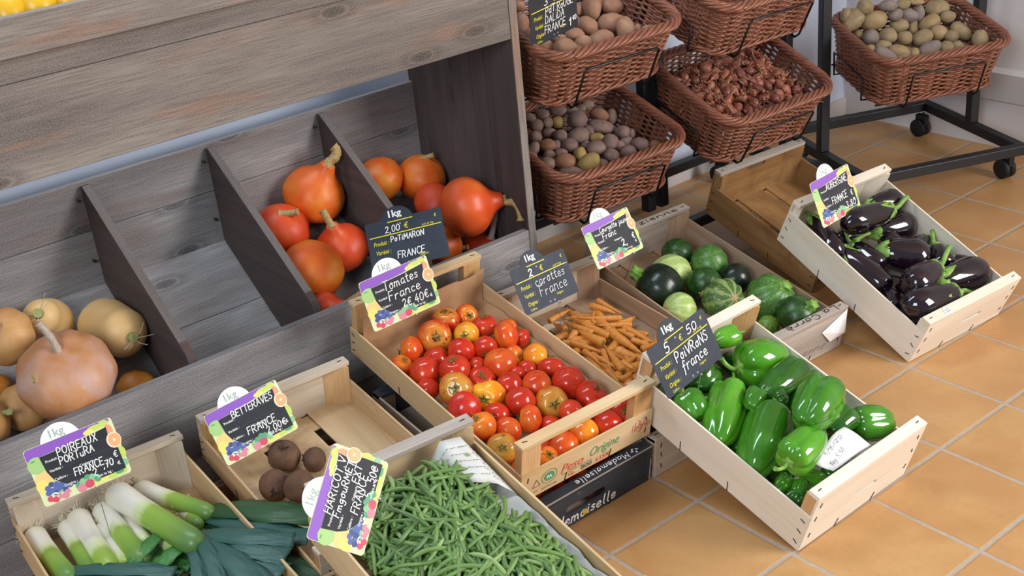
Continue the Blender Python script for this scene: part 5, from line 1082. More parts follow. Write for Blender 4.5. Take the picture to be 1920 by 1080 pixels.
af = [aub_mesh(40 + j, 3.2) for j in range(2)]
floor_fill('aubergine', af, 'aub', None, .033, 3.2, [(.13, .09), (.25, .08), (.12, .2), (.27, .2), (.13, .32), (.28, .33), (.18, .43)], 'aubergine at the bottom of the crate, mostly hidden under the others', 'aubergine', 'aubergines of the bottom layer')
# --- carrots
def carrot_mesh(k, asp):
    rnd = random.Random(k)
    P = [(0, 0), (.0, .5), (.12, .85), (.5, 1.0), (asp * .3, .94), (asp * .6, .7), (asp * .85, .4), (asp * .97, .16), (asp, 0)]
    cv = rnd.uniform(-.3, .3)
    def dz(p): 
        t = p.z / asp; return Vector((p.x + cv * sin(pi * t), p.y, p.z))
    b = MB(); b.blob([(p.x, max(p.y, 0)) for p in smoothpath([(a, c, 0) for a, c in P], 3)], 18, lambda f, th, z, r: (z, r * (1 + .03 * sin(z * 5 + k))), 0, None, dz)
    return b.mesh('carrot', M['carrot'])
rc_ = rows([((a[0] + a[3]) / 2, (a[1] + a[4]) / 2, (a[2] + a[5]) / 2) for a in DATA['carrot']], CF['car'], 5); nr = max(r[0] for r in rc_)
for i, e in enumerate(DATA['carrot']):
    A, B, r = Vector(e[:3]), Vector(e[3:6]), e[6]
    asp = max((B - A).length / r, 2.5)
    thin = r < .011
    o = thing('carrot', carrot_mesh(i, asp), along(A, B - A, i), '%s carrot, %s of the carrots' % ('thin pale' if thin else 'orange', rowtext(rc_[i], nr)), 'carrot', 'carrots in the old crate'); o.scale = (r,) * 3
    b = MB(); gr = i in (0, 10, 7)
    b.blob([(-.18 if not gr else -.5, 0), (-.14, .34), (.02, .5), (.06, .3), (.08, 0)], 12); b.build('crown', M['carrot_top'] if not gr else M['pep_stem'], o)
    b = MB(); rnd = random.Random(i); a = rnd.uniform(0, 6.28)
    b.tube(smoothpath([(0, 0, asp * .97), (cos(a) * .2, sin(a) * .2, asp + .8), (cos(a) * .9, sin(a) * .6, asp + 1.6 + rnd.random())], 4), [.1, .09, .08, .07, .06, .05, .04, .03, .02], 5); b.build('rootlet', M['carrot_root'], o)
rnd = random.Random(3); cm = [carrot_mesh(50 + j, 7.5) for j in range(5)]
for j in range(70):
    p = CF['car'] @ Vector((rnd.uniform(.06, .3), rnd.uniform(.06, .47), .022 + .017 * (j % 2))); a = rnd.uniform(0, 6.28)
    d = CF['car'].to_3x3() @ Vector((cos(a), sin(a), rnd.uniform(-.03, .03)))
    loc = CF['car'].inverted() @ (p + d * .1)
    if not (.02 < loc.x < .34 and .03 < loc.y < .56): d = -d
    loc = CF['car'].inverted() @ (p + d * .1)
    if not (.02 < loc.x < .34 and .03 < loc.y < .56): continue
    o = thing('carrot', cm[j % 5], along(p, d, j), 'orange carrot at the bottom of the heap, mostly covered by other carrots', 'carrot', 'carrots of the bottom layer'); o.scale = (.0135,) * 3

# --- beetroots
BL = ['beetroot behind the sign pin at the back of the heap', 'beetroot at the left of the heap in the earthy crate', 'half hidden beetroot at the right with a dark root', 'beetroot at the front of the heap beside the white sign tab']
for i, (e, lb) in enumerate(zip(DATA['beet'], BL)):
    b = MB(); b.blob([(-.95, 0)] + [(-.95 * cos(pi * k / 16), sin(pi * k / 16)) for k in range(1, 15)] + [(.95, .14), (1.0, 0)], 30, None, 0, None, lumpy(i + 9, .09, 1.1))
    o = thing('beetroot', b.mesh('beetroot', M['earth']), along(e[:3], e[4:7], i), lb, 'beetroot', 'beetroots in the earthy crate'); o.scale = (e[3],) * 3
    b = MB(); rnd = random.Random(i)
    for k in range(9):
        a = rnd.uniform(0, 6.28); b.tube(smoothpath([(0, 0, .92), (cos(a) * .15, sin(a) * .15, 1.06), (cos(a) * .35, sin(a) * .35, 1.05 + rnd.uniform(-.1, .3))], 3), [.05] * 3 + [.03] * 3 + [.012], 5)
    b.build('leaf_stubs', M['root'], o)

# --- potatoes
def potato_mesh(k, el, mat):
    b = MB(); b.blob([(-el, 0)] + [(-el * cos(pi * j / 14), sin(pi * j / 14) ** .9) for j in range(1, 14)] + [(el, 0)], 22, lambda f, th, z, r: (z, r * (1 - .06 * (sin(th) > 0))), 0, None, lumpy(k, .14, .9))
    return b.mesh('potato', mat)
for key, bk, wh, ws, per in (('potC', 'C', 'the tan potato basket by the right wall', 'basket by right wall', 7), ('potAU', 'AU', 'the upper basket of pink potatoes', 'upper left basket', 5), ('potAL', 'AL', 'the lower basket of purple potatoes', 'lower left basket', 8)):
    ms = M['pot'][bk]; rr_ = rows(DATA[key], BK[bk], per); nr = max(r[0] for r in rr_); cache = {}
    nm = {'C': ['tan', 'golden', 'greyish'], 'AU': ['pinkish tan'], 'AL': ['purple-grey', 'yellow-brown', 'rusty']}[bk]
    for i, e in enumerate(DATA[key]):
        k = 0 if len(ms) == 1 else (0, 0, 0, 1, 0, 2, 0, 0, 1, 0)[(i * 7) % 10]
        if bk == 'C' and i in (7, 8, 26): k = 2
        if bk == 'AL': k = 1 if i in (3, 31, 34, 20) else 2 if i in (33, 5, 18, 38) else 0
        c = (round(e[4] * 4), k, i % 3)
        if c not in cache: cache[c] = potato_mesh(i, max(1.02, e[4]), ms[k])
        p = Vector(e[:3])
        o = thing('potato', cache[c], along(p, e[5:8], i), '%s potato, %s, %s' % (nm[k], rowtext(rr_[i], nr), ws), 'potato', 'potatoes in ' + wh); o.scale = (e[3] * 1.04,) * 3
    rnd = random.Random(key); vals = list(cache.values())
    rad = {'C': .028, 'AU': .036, 'AL': .021}[bk]; nx, ny = {'C': (8, 6), 'AU': (6, 5), 'AL': (10, 7)}[bk]
    for a in range(nx):
        for c in range(ny):
            mg = .045 + rad * 1.25; x, y = mg + a * (BW - 2 * mg) / (nx - 1), mg + c * (BD - 2 * mg) / (ny - 1)
            p = BK[bk] @ Vector((x, y, .02 + rad + (a % 2) * .03))
            if min((p - Vector(e[:3])).length - e[3] for e in DATA[key]) < rad * .75: continue
            o = thing('potato', vals[(a + c * 3) % len(vals)], along(p, (rnd.uniform(-1, 1), rnd.uniform(-1, 1), rnd.uniform(-.4, .4)), a), 'potato mostly covered by others in %s' % wh, 'potato', 'covered potatoes in ' + wh); o.scale = (rad,) * 3

# --- shallots
def shallot_mesh(k, mat):
    P = [(-1.15, 0), (-1.1, .12), (-.9, .5), (-.5, .8), (0, .86), (.55, .76), (1.1, .5), (1.6, .24), (2.1, .1), (2.4, .0)]
    b = MB(); b.blob([(p.x, max(p.y, 0)) for p in smoothpath([(a, c, 0) for a, c in P], 2)], 18, lambda f, th, z, r: (z, r * (1 + .05 * cos(3 * th + k))), 0, None, lumpy(k, .1, .8))
    return b.mesh('shallot', mat)
SM = [shallot_mesh(k, M['shal'][k % 2 if k < 4 else 0]) for k in range(5)]
def tip_mesh(k, tip):
    rnd = random.Random(k); b = MB()
    for j in range(5 if tip else 0):
        a = rnd.uniform(0, 6.28); l = rnd.uniform(.5, 1.6)
        b.tube(smoothpath([(0, 0, 1.8), (cos(a) * .12, sin(a) * .12, 2.3), (cos(a) * .6 * l, sin(a) * .6 * l, 2.5 + .7 * l)], 3), [.14, .13, .12, .11, .09, .07, .03], 5, flat=.4)
    for j in range(0 if tip else 7):
        a = rnd.uniform(0, 6.28); b.tube([(0, 0, -1.05), (cos(a) * .2, sin(a) * .2, -1.25), (cos(a) * .5, sin(a) * .5, -1.3 - rnd.random() * .4)], [.04, .03, .015], 4)
    return b.mesh('dry_tip' if tip else 'rootlets', M['shal_tip'])
TI = [tip_mesh(k, 1) for k in range(3)]; TR = [tip_mesh(k, 0) for k in range(3)]
rnd = random.Random(21); cnt = 0
def sh_h(x, y): return .07 + .06 * min(1, 2.2 * min(x, .52 - x, y, .4 - y) / .2) + .02 * (y / .4)
pos = []
for layer in (0, 1):
    for _ in range(2600):
        x, y = rnd.uniform(.05, BW - .05), rnd.uniform(.06, BD - .045)
        z = sh_h(x, y) - (.03 if not layer else 0) + rnd.uniform(-.006, .006)
        p = Vector((x, y, z))
        if all((p - q).length > .03 for q in pos): pos.append(p)
for p in pos:
    r = rnd.uniform(.0145, .0195); d = Vector((rnd.uniform(-1, 1), rnd.uniform(-1, 1), rnd.uniform(-.5, .5)))
    k = cnt % 5
    o = thing('shallot', SM[k], along(BK['BM'] @ p, BK['BM'].to_3x3() @ d, cnt), 'copper brown shallot with dry ends in the heap in the middle basket', 'shallot', 'shallots in the middle basket'); o.scale = (r, r, r * rnd.uniform(.85, 1.1))
    link('dry_tip', TI[cnt % 3], o); link('rootlets', TR[cnt % 3], o); cnt += 1
b = MB()
for j in range(190):
    x, y = rnd.uniform(.075, BW - .075), rnd.uniform(.07, BD - .06); p = BK['BM'] @ Vector((x, y, sh_h(x, y) + .014 + .012 * rnd.random()))
    Mx = along(p, (rnd.uniform(-.6, .6), rnd.uniform(-.6, .6), 1), rnd.uniform(0, 6)); s_ = rnd.uniform(.006, .014)
    base = len(b.v); n = 7
    for k in range(n):
        a = 2 * pi * k / n; rr = s_ * rnd.uniform(.5, 1.1); b.v.append(tuple(Mx @ Vector((rr * cos(a), rr * .6 * sin(a), .35 * s_ * cos(2 * a)))))
    b.v.append(tuple(Mx @ Vector((0, 0, -.002))))
    for k in range(n): b.face((base + k, base + (k + 1) % n, base + n), None, 0, True)
tag(b.build('loose_shallot_skins', M['shal_skin']), 'loose papery skins scattered over the shallots', 'onion skin', kind='stuff')

# --- leeks
def leek_frame(e):
    A, B = Vector(e[:3]), Vector(e[3:6]); return A, B, e[6]
LLB = ['leek at the far left with a short white root end', 'slim leek with its root hidden under the sign corner', 'thick white leek in the middle under the sign pin', 'thin white leek between two thicker ones', 'white leek beside the sign pin turning pale green', 'short white leek tucked behind in the middle', 'big leek lying across the top with a bright green shaft', 'leek at the right with wispy roots lying against the back board', 'pale leek underneath the big one', 'greenish leek at the bottom right under the others']
LKO = []
for i, (e, lb) in enumerate(zip(DATA['leek'], LLB)):
    A, B, r = leek_frame(e); L = (B - A).length; Mx = along(A, B - A, i)
    b = MB(); n = 16
    prof = [(0, .5), (.02, .9), (.06, 1.06), (.14, 1.02), (.3, .93), (.6, .9), (.9, .95), (1, .8), (1.04, .35)]
    pts = [(0, 0, t * L) for t, _ in prof]
    b.tube(pts, [r * q for _, q in prof], n)
    # uv.x along the shaft
    b.uv = [[(b.v[v][2] / L * {2: .62, 3: .5, 5: .45, 8: .5, 6: 1.0}.get(i, .95), 0) for v in f] for f in b.f]
    o = thing('leek', b.mesh('leek', M['leek']), Mx, lb, 'leek', 'leeks in the crate'); LKO.append(o)
    b = MB(); rnd = random.Random(i)
    for k in range(60):
        a = rnd.uniform(0, 6.28); q = rnd.uniform(.2, .75) * r; l = rnd.uniform(.01, .028)
        p0 = Vector((q * cos(a), q * sin(a), .002)); d = Vector((cos(a) * rnd.uniform(.2, 1.2), sin(a) * rnd.uniform(.2, 1.2), -1 + rnd.uniform(-.2, .8))).normalized()
        b.tube([p0, p0 + d * l * .5 + Vector((rnd.uniform(-.003, .003), rnd.uniform(-.003, .003), 0)), p0 + d * l + Vector((rnd.uniform(-.007, .007), rnd.uniform(-.007, .007), 0))], [.0011, .0009, .0005], 4)
    b.build('root_tuft', M['leek_root'], o)
def leaf(parent, spec, mat):
    P = [Vector(p[:3]) for p in spec]; W = [p[3] for p in spec]
    Q = smoothpath(P, 7); n = len(Q); b = MB(); nv = 7
    up = CF['leek'].to_3x3() @ Vector((0, 0, 1))
    for i, p in enumerate(Q):
        t = (Q[min(i + 1, n - 1)] - Q[max(i - 1, 0)]).normalized(); s_ = t.cross(up).normalized(); u = s_.cross(t)
        f = i / (n - 1) * (len(W) - 1); k = min(int(f), len(W) - 2); w = W[k] + (W[k + 1] - W[k]) * (f - k)
        for j in range(nv):
            x = (j / (nv - 1) - .5)
            b.v.append(tuple(p + s_ * (x * w) + u * (abs(x) * -.22 * w + .004 * sin(i * .9 + j * 2.1) * (i / n))))
    for i in range(n - 1):
        for j in range(nv - 1):
            b.face((i * nv + j, (i + 1) * nv + j, (i + 1) * nv + j + 1, i * nv + j + 1), [(i / n, j / nv), ((i + 1) / n, j / nv), ((i + 1) / n, (j + 1) / nv), (i / n, (j + 1) / nv)], 0, True)
    o = b.build('leaf', mat, parent, parent.matrix_world.inverted())
    sd = o.modifiers.new('thickness', 'SOLIDIFY'); sd.thickness = .0016
    return o
bpy.context.view_layer.update()
for j, spec in enumerate(DATA['leaves']):
    leaf(LKO[spec[0]], spec[1:], M['leaf'][{0: 1, 1: 0, 2: 0, 6: 0, 11: 2, 12: 2, 13: 2, 17: 1, 18: 1, 14: 1, 15: 2}.get(j, 0)])

# --- green beans
def bean_mesh(k):
    rnd = random.Random(k + 40); L = rnd.uniform(.108, .155); c1, c2 = rnd.uniform(-.02, .02), rnd.uniform(-.006, .006)
    pts = smoothpath([(-L / 2, 0, 0), (-L * .2, c1 * .7, c2), (L * .2, c1, -c2), (L / 2, c1 * .1, c2 * .5)], 4); n = len(pts)
    b = MB(); b.tube(pts, [.0012 if i == 0 else .0008 if i == n - 1 else (.0047 * min(1, .55 + .25 * min(i, n - 1 - i)) * (1 + .06 * sin(i * 2.2))) for i in range(n)], 7, flat=.85)
    return b
BMB = [bean_mesh(k) for k in range(12)]; BMM = [x.mesh('green_bean', M['bean'][(0, 0, 1, 0, 2)[k % 5]]) for k, x in enumerate(BMB)]
rnd = random.Random(77); MBn = CF['bean']
def bh(x, y):
    e = min(x + .01, .385 - x, y + .05, .62 - y)
    return .045 + .085 * min(1, max(0, e) / .13) ** .7
bs = []
for layer in range(3):
    for _ in range(6000):
        x, y = rnd.uniform(.04, .325), rnd.uniform(.05, .56)
        if x > .27 and y > .3: continue
        z = bh(x, y) + (layer - 2) * .011
        if all((x - q[0]) ** 2 + (y - q[1]) ** 2 + 4 * (z - q[2]) ** 2 > .019 ** 2 for q in bs[-260:]): bs.append((x, y, z, layer))
top = [q for q in bs if q[3] == 2]; low = [q for q in bs if q[3] < 2]
top = (low[::-1][:max(0, 300 - len(top))] + top)[-300:]; low = [q for q in bs if q not in top]
def bean_mw(q, k):
    x, y, z, _ = q; a = rnd.uniform(0, pi)
    if rnd.random() < .5: a = rnd.gauss(1.0, .5)
    lim = .05
    gx = (bh(x + .01, y) - bh(x - .01, y)) / .02 * .8; gy = (bh(x, y + .01) - bh(x, y - .01)) / .02 * .8
    d = Vector((cos(a), sin(a), gx * cos(a) + gy * sin(a) + rnd.uniform(-.14, .14)))
    zz = Vector((-gx, -gy, 1)); X = d.normalized(); Y = zz.cross(X).normalized(); Z = X.cross(Y)
    R = Matrix(((X.x, Y.x, Z.x, x), (X.y, Y.y, Z.y, y), (X.z, Y.z, Z.z, z), (0, 0, 0, 1)))
    hx = abs(cos(a)) * .076; hy = abs(sin(a)) * .076
    R[0][3] = min(max(x, .016 + hx), .355 - hx); R[1][3] = min(max(y, .045 + hy), .565 - hy)
    return MBn @ R @ Matrix.Rotation(rnd.uniform(-.9, .9), 4, 'X')
for k, q in enumerate(top):
    thing('green_bean', BMM[k % 12], bean_mw(q, k), 'green bean lying in the big heap of the bean crate', 'green bean', 'green beans in the crate')
b = MB()
for k, q in enumerate(low):
    s_ = BMB[k % 12]; Mx = bean_mw(q, k); o0 = len(b.v)
    b.v += [tuple(Mx @ Vector(p)) for p in s_.v]; b.f += [tuple(i + o0 for i in f) for f in s_.f]; b.uv += s_.uv; b.m += [k % 2] * len(s_.f); b.sm += s_.sm
tag(b.build('green_beans_below', [M['bean'][0], M['bean'][2]]), 'lower layers of green beans under the top of the heap', 'green beans', kind='stuff')

# --- papers
n0 = [Vector(p) for p in DATA['news']]
b = MB(); inv = MBn.inverted(); nl, nw = 26, 7
edge = [(.10, .592, .148), (.2, .585, .15), (.3, .575, .155), (.388, .56, .15)]
for i in range(nl):
    t = i / (nl - 1)
    for j in range(nw):
        u = j / (nw - 1)
        y = .56 - .53 * t; x = .255 + .108 * min(1, u * 1.2); z = .05 + .03 * u + .004 * sin(i * 1.3 + j * 2) + .006 * noise.noise(Vector((i * .5, j * .8, 2)))
        x = min(x, .364 - .003 * u)
        b.v.append(tuple(MBn @ Vector((x, y, z))))
for i in range(nl - 1):
    for j in range(nw - 1): b.face((i * nw + j, i * nw + j + 1, (i + 1) * nw + j + 1, (i + 1) * nw + j), None, 0, True)
# flap standing up at the back right corner
base = len(b.v); fl = [(.25, .555, .10), (.285, .56, .145), (.33, .555, .14), (.36, .54, .09)]; fl2 = [(.255, .47, .11), (.295, .45, .11), (.335, .43, .1), (.362, .40, .08)]
def flap(u, v):
    k = min(2, int(u * 3)); f = u * 3 - k
    return Vector(fl[k]).lerp(Vector(fl[k + 1]), f).lerp(Vector(fl2[k]).lerp(Vector(fl2[k + 1]), f), v)
for i in range(13):
    for j in range(7): b.v.append(tuple(MBn @ flap(i / 12, j / 6)))
for i in range(12):
    for j in range(6): b.face((base + i * 7 + j, base + i * 7 + j + 1, base + i * 7 + j + 8, base + i * 7 + j + 7), None, 0, True)
np_ = tag(b.build('newspaper_sheet', M['news']), 'grey newspaper sheet lining the right side of the bean crate', 'newspaper')
sd = np_.modifiers.new('thickness', 'SOLIDIFY'); sd.thickness = .0006
b = MB()
def on_flap(u, v): return flap(u, v) + Vector((0, -.0012, .0016))
for ln in range(5):
    st, L_ = strokes(('entrales EDF en pr', 'les cours de la', 'nos centres, a la', 'de la France en', 'reprise, des prix')[ln], .006)
    for P in st:
        q = [on_flap(min(.98, .12 + a / L_ * .8), .2 + ln * .15 - c_ * 10 * .8 * .1) for a, c_ in P]
        b.tube([MBn @ p for p in q], .00045, 4)
b.build('printed_text', M['ink'], np_)
# brown liner in the tomato crate
W_, L_ = CQ['tom'][5:7]
b = MB(); MT_ = CF['tom']; nx, ny = 18, 26
for i in range(ny):
    for j in range(nx):
        u, v = j / (nx - 1), i / (ny - 1)
        x = .009 + u * (W_ - .018); s_ = v * (L_ + .03)
        y = .036 + min(s_, L_ - .085); z = .013 + max(0, s_ - (L_ - .085)) * .9
        y += .01 * noise.noise(Vector((x * 20, s_ * 16, 1))); z += (abs(.02 * noise.noise(Vector((x * 14, s_ * 14, 5)))) + .03 * max(0, abs(u - .5) - .42) * 8) * min(1, v * 5)
        b.v.append(tuple(MT_ @ Vector((x, min(y, L_ - .038), z))))
for i in range(ny - 1):
    for j in range(nx - 1): b.face((i * nx + j, i * nx + j + 1, (i + 1) * nx + j + 1, (i + 1) * nx + j), None, 0, True)
tag(b.build('brown_paper_liner', M['kraft']), 'crumpled brown paper lining the tomato crate', 'paper')
# hand written note
n1 = [Vector(p) for p in DATA['note']]
b = MB(); nx, ny = 7, 9
for i in range(ny):
    for j in range(nx):
        u, v = j / (nx - 1), i / (ny - 1)
        p = n1[0].lerp(n1[3], u).lerp(n1[1].lerp(n1[2], u), v)
        b.v.append(tuple(p + Vector((0, 0, .004 * sin(v * 5) + .003 * sin(u * 4 + v * 3) + (.0025 * sin(i * 7) if j in (0,) else 0)))))
for i in range(ny - 1):
    for j in range(nx - 1): b.face((i * nx + j, (i + 1) * nx + j, (i + 1) * nx + j + 1, i * nx + j + 1), None, 0, True)
nt = tag(b.build('paper_note', M['paper']), 'torn white handwritten note lying on the green peppers', 'note')
sd = nt.modifiers.new('thickness', 'SOLIDIFY'); sd.thickness = .0005
b = MB(); X = (n1[1] - n1[0]); Y = (n1[3] - n1[0])
for txt, u0, v0, w, sz in (('1kg 5,50', .52, .82, .4, .16), ('1/5/20', .25, .75, .5, .12)):
    st, L_ = strokes(txt, 1, wob=.08)
    for P in st:
        q = []
        for a, c_ in P:
            u = v0 - a / L_ * w; v = u0 + (1 - c_) * sz - .1
            p = n1[0] + X * min(.97, max(.03, u)) + Y * min(.97, max(.03, v))
            i_, j_ = min(.97, max(.03, u)), min(.97, max(.03, v))
            q.append(p + Vector((0, 0, .004 * sin(i_ * 5) + .003 * sin(j_ * 4 + i_ * 3) + .001)))
        b.tube(q, .0005, 4)
b.build('handwriting', M['ink'], nt)
# ------------------------------------------------------------------ price signs
def sign(key, style, label, hand, pin):
    q = DATA['signs'][key]; s = q[9]
    o, X, Y = Vector(q[:3]), Vector(q[3:6]), Vector(q[6:9]); Z = X.cross(Y)
    mw = Matrix(((X.x, Y.x, Z.x, o.x), (X.y, Y.y, Z.y, o.y), (X.z, Y.z, Z.z, o.z), (0, 0, 0, 1)))
    W, H = .17 * s, .118 * s
    t = empty('price_sign', mw, label, 'price sign', 'price signs')
    fx = lambda u: (u - .5) * W
    fy = lambda v: (.5 - v) * H
    d = .0007
    white = style == 'fruit'
    base = M['chalk'] if white else M['sign_black'] if style == 'black' else M['sign_slate']
    b = MB(); b.prism(rrect(-W / 2, W / 2, -H / 2, H / 2, .007), -.0012, 0, 2); bd = b.build('board', M['band'] if white else base, t)
    b = MB(); R = .22 * W; cx = -.08 * W; cy = H / 2 - .05 * W
    b.prism([(cx + R * cos(2 * pi * i / 40), cy + R * sin(2 * pi * i / 40)) for i in range(40)], -.0026, -.0013, 2)
    tb = b.build('round_tab', M['tab'] if white else base, t)
    b = MB(); put_print(b, '1kg', cx - .12 * W, cy + .34 * R, .62 * R, -.001, 0, .025 if not white else .012); b.build('printed_weight', M['kg'] if white else M['chalk'], tb)
    if white:
        ms = [M[k] for k in ('purple', 'lime', 'lemon', 'apple', 'pear', 'grape', 'grape2', 'cherry', 'pinkf', 'leafg', 'leafg2', 'orange', 'orange2', 'peach', 'dry_stem', 'chalk')]
        b = MB(); k = 0
        def D(u, v, r, m, sy=1, rot=0):
            b.disc(fx(u), fy(v), r * W, d * .3 + .00002 * len(b.f), m, 16, sy, rot)
        b.ngon([(fx(.03), fy(.0)), (fx(.0), fy(.05)), (fx(.0), fy(.2)), (fx(.2), fy(.16)), (fx(.62), fy(.14)), (fx(.95), fy(.06)), (fx(.97), fy(0))][::-1] if False else [(fx(.97), fy(.005)), (fx(.03), fy(.005)), (fx(.005), fy(.05)), (fx(.005), fy(.2)), (fx(.62), fy(.15)), (fx(.97), fy(.06))], d * .2, 0)
        D(.8, .07, .09, 1, .35); D(.72, .1, .06, 2, .45); D(.9, .06, .06, 1, .6); D(.93, .2, .045, 13, 1.6); D(.97, .62, .05, 1, 1.5); D(.96, .8, .05, 9, .9)
        for u, v in ((.6, .94), (.7, .93), (.8, .94), (.9, .93)): D(u, v, .065, 2 if u < .75 else 1, .5)
        D(.88, .92, .05, 10, .4)
        D(.1, .58, .1, 4, 1.05); D(.06, .66, .07, 2, 1.1)
        D(.085, .3, .1, 3); b.ribbon([(fx(.1), fy(.42)), (fx(.12), fy(.3))], .002, d * .6, 14); D(.06, .22, .03, 10, .3)
        rnd = random.Random(key)
        for u, v in ((.1, .72), (.15, .68), (.2, .7), (.24, .74), (.29, .77), (.33, .8), (.13, .78), (.18, .77), (.23, .81), (.27, .84), (.09, .8), (.17, .84)): D(u, v, .032, 5 + (rnd.random() < .4))
        D(.2, .86, .05, 9, .35, .4); D(.16, .84, .03, 15, .3, -.4)
        for u, v in ((.09, .9), (.14, .94), (.2, .91), (.25, .94), (.28, .9)): D(u, v, .036, 7 if u < .2 else 8)
        for u, v in ((.12, .88), (.17, .9), (.22, .88), (.3, .93), (.33, .95)): D(u, v, .009, 15)
        for u, v in ((.42, .87), (.47, .84), (.53, .81), (.58, .83), (.63, .87), (.5, .88)): D(u, v, .038, 9 + (rnd.random() < .5), 1.2)
        D(.44, .93, .05, 8); D(.53, .91, .05, 7); D(.55, .88, .006, 6)
        D(.945, .38, .082, 12, 1.15); D(.95, .38, .07, 11, 1.15); D(.95, .38, .018, 12)
        b.build('fruit_border', ms, bd)
        b = MB(); b.ngon([(fx(u), fy(v)) for u, v in ((.14, .19), (.155, .45), (.17, .52), (.2, .63), (.33, .8), (.4, .83), (.47, .78), (.58, .78), (.66, .9), (.955, .9), (.955, .52), (.89, .45), (.875, .33), (.905, .25), (.915, .13), (.62, .165))], d, 0)
        pn = b.build('writing_panel', M['sign_black'], bd)
        b = MB()
        for tx, u, v in (('Produit :', .18, .32), ('Variété :', .185, .49), ('Calibre :', .2, .65), ('Origine :', .27, .8), ('Soit le kg :', .63, .87)): put_print(b, tx, fx(u), fy(v), .043 * W, d * 1.6, 0, .012)
        for u0, u1, v in ((.3, .86, .31), (.3, .86, .48), (.33, .92, .64), (.4, .92, .78)): b.ribbon([(fx(u0), fy(v)), (fx(u1), fy(v))], .00035, d * 1.4, 1)
        if key not in ('tom',): put_print(b, 'Catégorie :', fx(.5), fy(.585), .04 * W, d * 1.6, 0, .012)
        put_print(b, '€', fx(.885), fy(.8), .055 * W, d * 1.6, 0, .02)
        b.build('printed_labels', [M['chalk'], M['ink']], pn)
    else:
        b = MB(); yl = .0022 * s
        b.ribbon([(fx(.3), fy(.06)), (fx(.62), fy(.06))], yl, d, 0); b.ribbon([(fx(.04), fy(.31)), (fx(.965), fy(.31))], yl, d, 0)
        b.build('yellow_rules', M['yel'], bd)
        b = MB()
        write(b, '€', fx(.5), fy(.25), .08 * W, .0018, d, 0); write(b, '€', fx(.9), fy(.16), .045 * W, .0011, d, 0)
        put_print(b, 'soit le kg', fx(.72), fy(.28), .042 * W, d, 0, 0, .3)
        for tx, u, v in (('Produit :', .07, .49), ('Variété :', .08, .67), ('Origine :', .09, .85), ('Calibre :', .1, .96), ('Catégorie :', .62, .86)): put_print(b, tx, fx(u), fy(v), (.085 if v < .9 and u < .5 else .05) * W, d, 0, .004, .3, width=(.2 if v < .9 and u < .5 else .13) * W)
        b.build('printed_labels', M['yel'], bd)
        b = MB(); write(b, '°', fx(.44), fy(.22), .07 * W, .0009, d, 0)
        for u in (.47, .55):
            for i in range(10): b.ribbon([(fx(u) + .0022 * cos(.63 * i), fy(.93) + .0022 * sin(.63 * i)), (fx(u) + .0022 * cos(.63 * (i + 1)), fy(.93) + .0022 * sin(.63 * (i + 1)))], .0006, d, 0)
        b.build('printed_marks', M['chalk'], bd)
    b = MB()
    for tx, u, v, h, w, th in hand: write(b, tx, fx(u), fy(v), h * H, th * s, d * 2.4, 0, width=w * W)
    b.build('handwriting', M['chalk'], bd)
    if pin:
        p = mw.inverted() @ Vector(pin); b = MB()
        b.tube([(p.x * .35 + .02, -H / 2 + .02, -.0022), (p.x * .5 + .012, -H / 2 - .002, -.002), (p.x, p.y, p.z), tuple(Vector((p.x, p.y, p.z)) + Vector((0, -.03, -.01)))], .0011, 7)
        b.tube([(p.x * .35 + .012, -H / 2 + .002, -.0002), (p.x * .5 + .016, -H / 2 - .006, -.001)], .0022, 7)
        b.build('pin', M['steel'], t)
    return t
PN = DATA['pins']
T1 = .0019
sign('leek', 'fruit', 'fruit-bordered price sign for leeks, POIREAUX, over the leek crate', [('POIREAUX', .33, .28, .13, .46, T1), ('PORTuRA', .32, .43, .125, .4, T1), ('FRANCE', .42, .7, .13, .34, T1), ('2', .6, .83, .13, .06, T1), (',70', .73, .76, .13, .13, T1), ('€', .88, .66, .11, .05, .0017)], PN['leek'])
sign('beet', 'fruit', 'fruit-bordered price sign for beetroot, BETTERAVES, on the earthy crate', [('BETTERAVES', .31, .28, .12, .57, T1), ('FRANCE', .4, .68, .13, .4, T1), ('2,00€', .62, .82, .125, .28, T1)], PN['beet'])
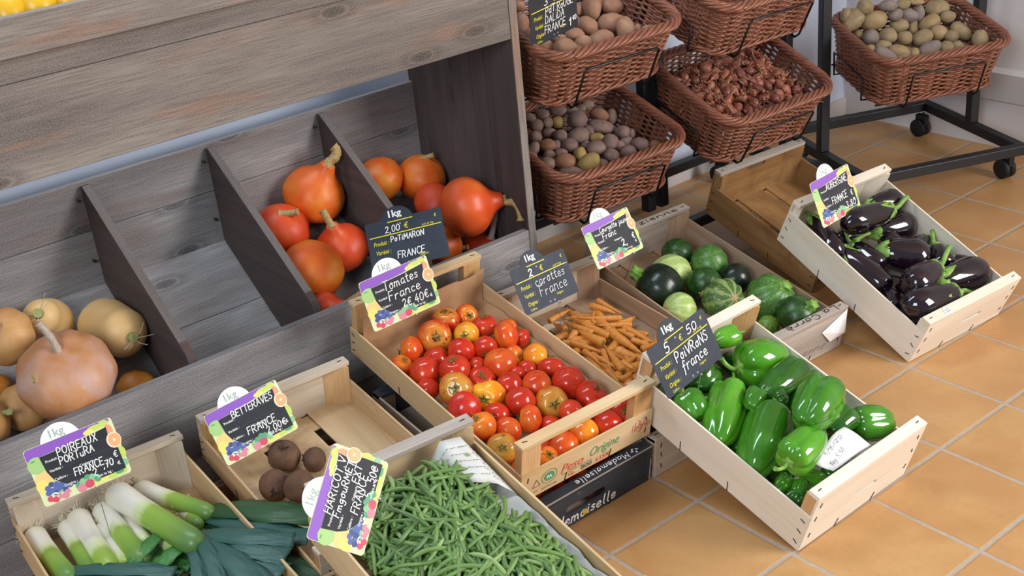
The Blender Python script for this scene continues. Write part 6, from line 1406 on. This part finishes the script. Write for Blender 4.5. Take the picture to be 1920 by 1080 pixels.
sign('bean', 'fruit', 'fruit-bordered price sign turned sideways in the beans, HARICOT', [('HARiCOT.V', .3, .27, .125, .6, T1), ('FmgouRMET', .29, .42, .115, .6, T1), ('EXT', .68, .57, .115, .2, T1), ('FRANCE', .38, .71, .13, .42, T1), ('5', .58, .855, .125, .06, T1), (',50€', .71, .84, .125, .2, T1)], PN['bean'])
sign('tom', 'fruit', 'fruit-bordered price sign for tomatoes in the back of the tomato crate', [('Tomates', .3, .34, .19, .52, T1), ('France', .33, .56, .18, .48, T1), ('2€,40€', .48, .79, .17, .4, T1)], PN['tom'])
sign('courg', 'fruit', 'fruit-bordered price sign for courgettes in the back of the grey crate', [('Courgette jaune', .3, .29, .125, .62, .0017), ('Franc', .31, .45, .14, .3, T1), ('2,', .62, .76, .15, .12, .003), ('€', .86, .7, .13, .07, .002)], PN['courg'])
sign('aub', 'fruit', 'fruit-bordered price sign for aubergines, AUBERGINE, in the far right crate', [('AUBERGiNE', .32, .31, .14, .55, .0019), ('FRANCE', .37, .65, .15, .4, .0019), ('3.80', .66, .88, .14, .26, .0019), ('€', .85, .66, .12, .06, .0017)], PN['aub'])
sign('squash', 'slate', 'slate blue price sign for squash, POTIMARON, on the front board behind the tomato sign', [('2,00', .25, .27, .14, .2, T1), ('PoTiMARON', .3, .47, .14, .44, T1), ('FRANCE', .35, .82, .15, .36, T1)], None)
sign('car', 'slate', 'slate blue price sign for carrots, carottes, in the back of the carrot crate', [('2', .28, .28, .15, .09, .003), ('carottes', .33, .52, .2, .56, .0014), ('France', .35, .76, .22, .52, .0014)], PN['car'])
sign('pepper', 'slate', 'slate blue price sign for peppers, POIVRONS, in the back of the pepper crate', [('5', .24, .27, .17, .09, .0026), ('50', .64, .24, .15, .19, .0024), ('PoiVRoNS', .33, .54, .18, .58, .0024), ('france', .37, .76, .2, .45, .0024)], PN['pepper'])
sign('pot', 'black', 'black price sign for red potatoes at the top edge, DALIDA FRANCE', [('PdT.RoUGE', .32, .45, .15, .6, T1), ('DALiDA', .3, .63, .15, .42, T1), ('FRANCE', .27, .83, .15, .46, T1), ('1', .8, .9, .16, .07, .003), ('€0', .88, .82, .09, .09, .002), ('3', .3, .26, .14, .1, T1)], PN['pot'])
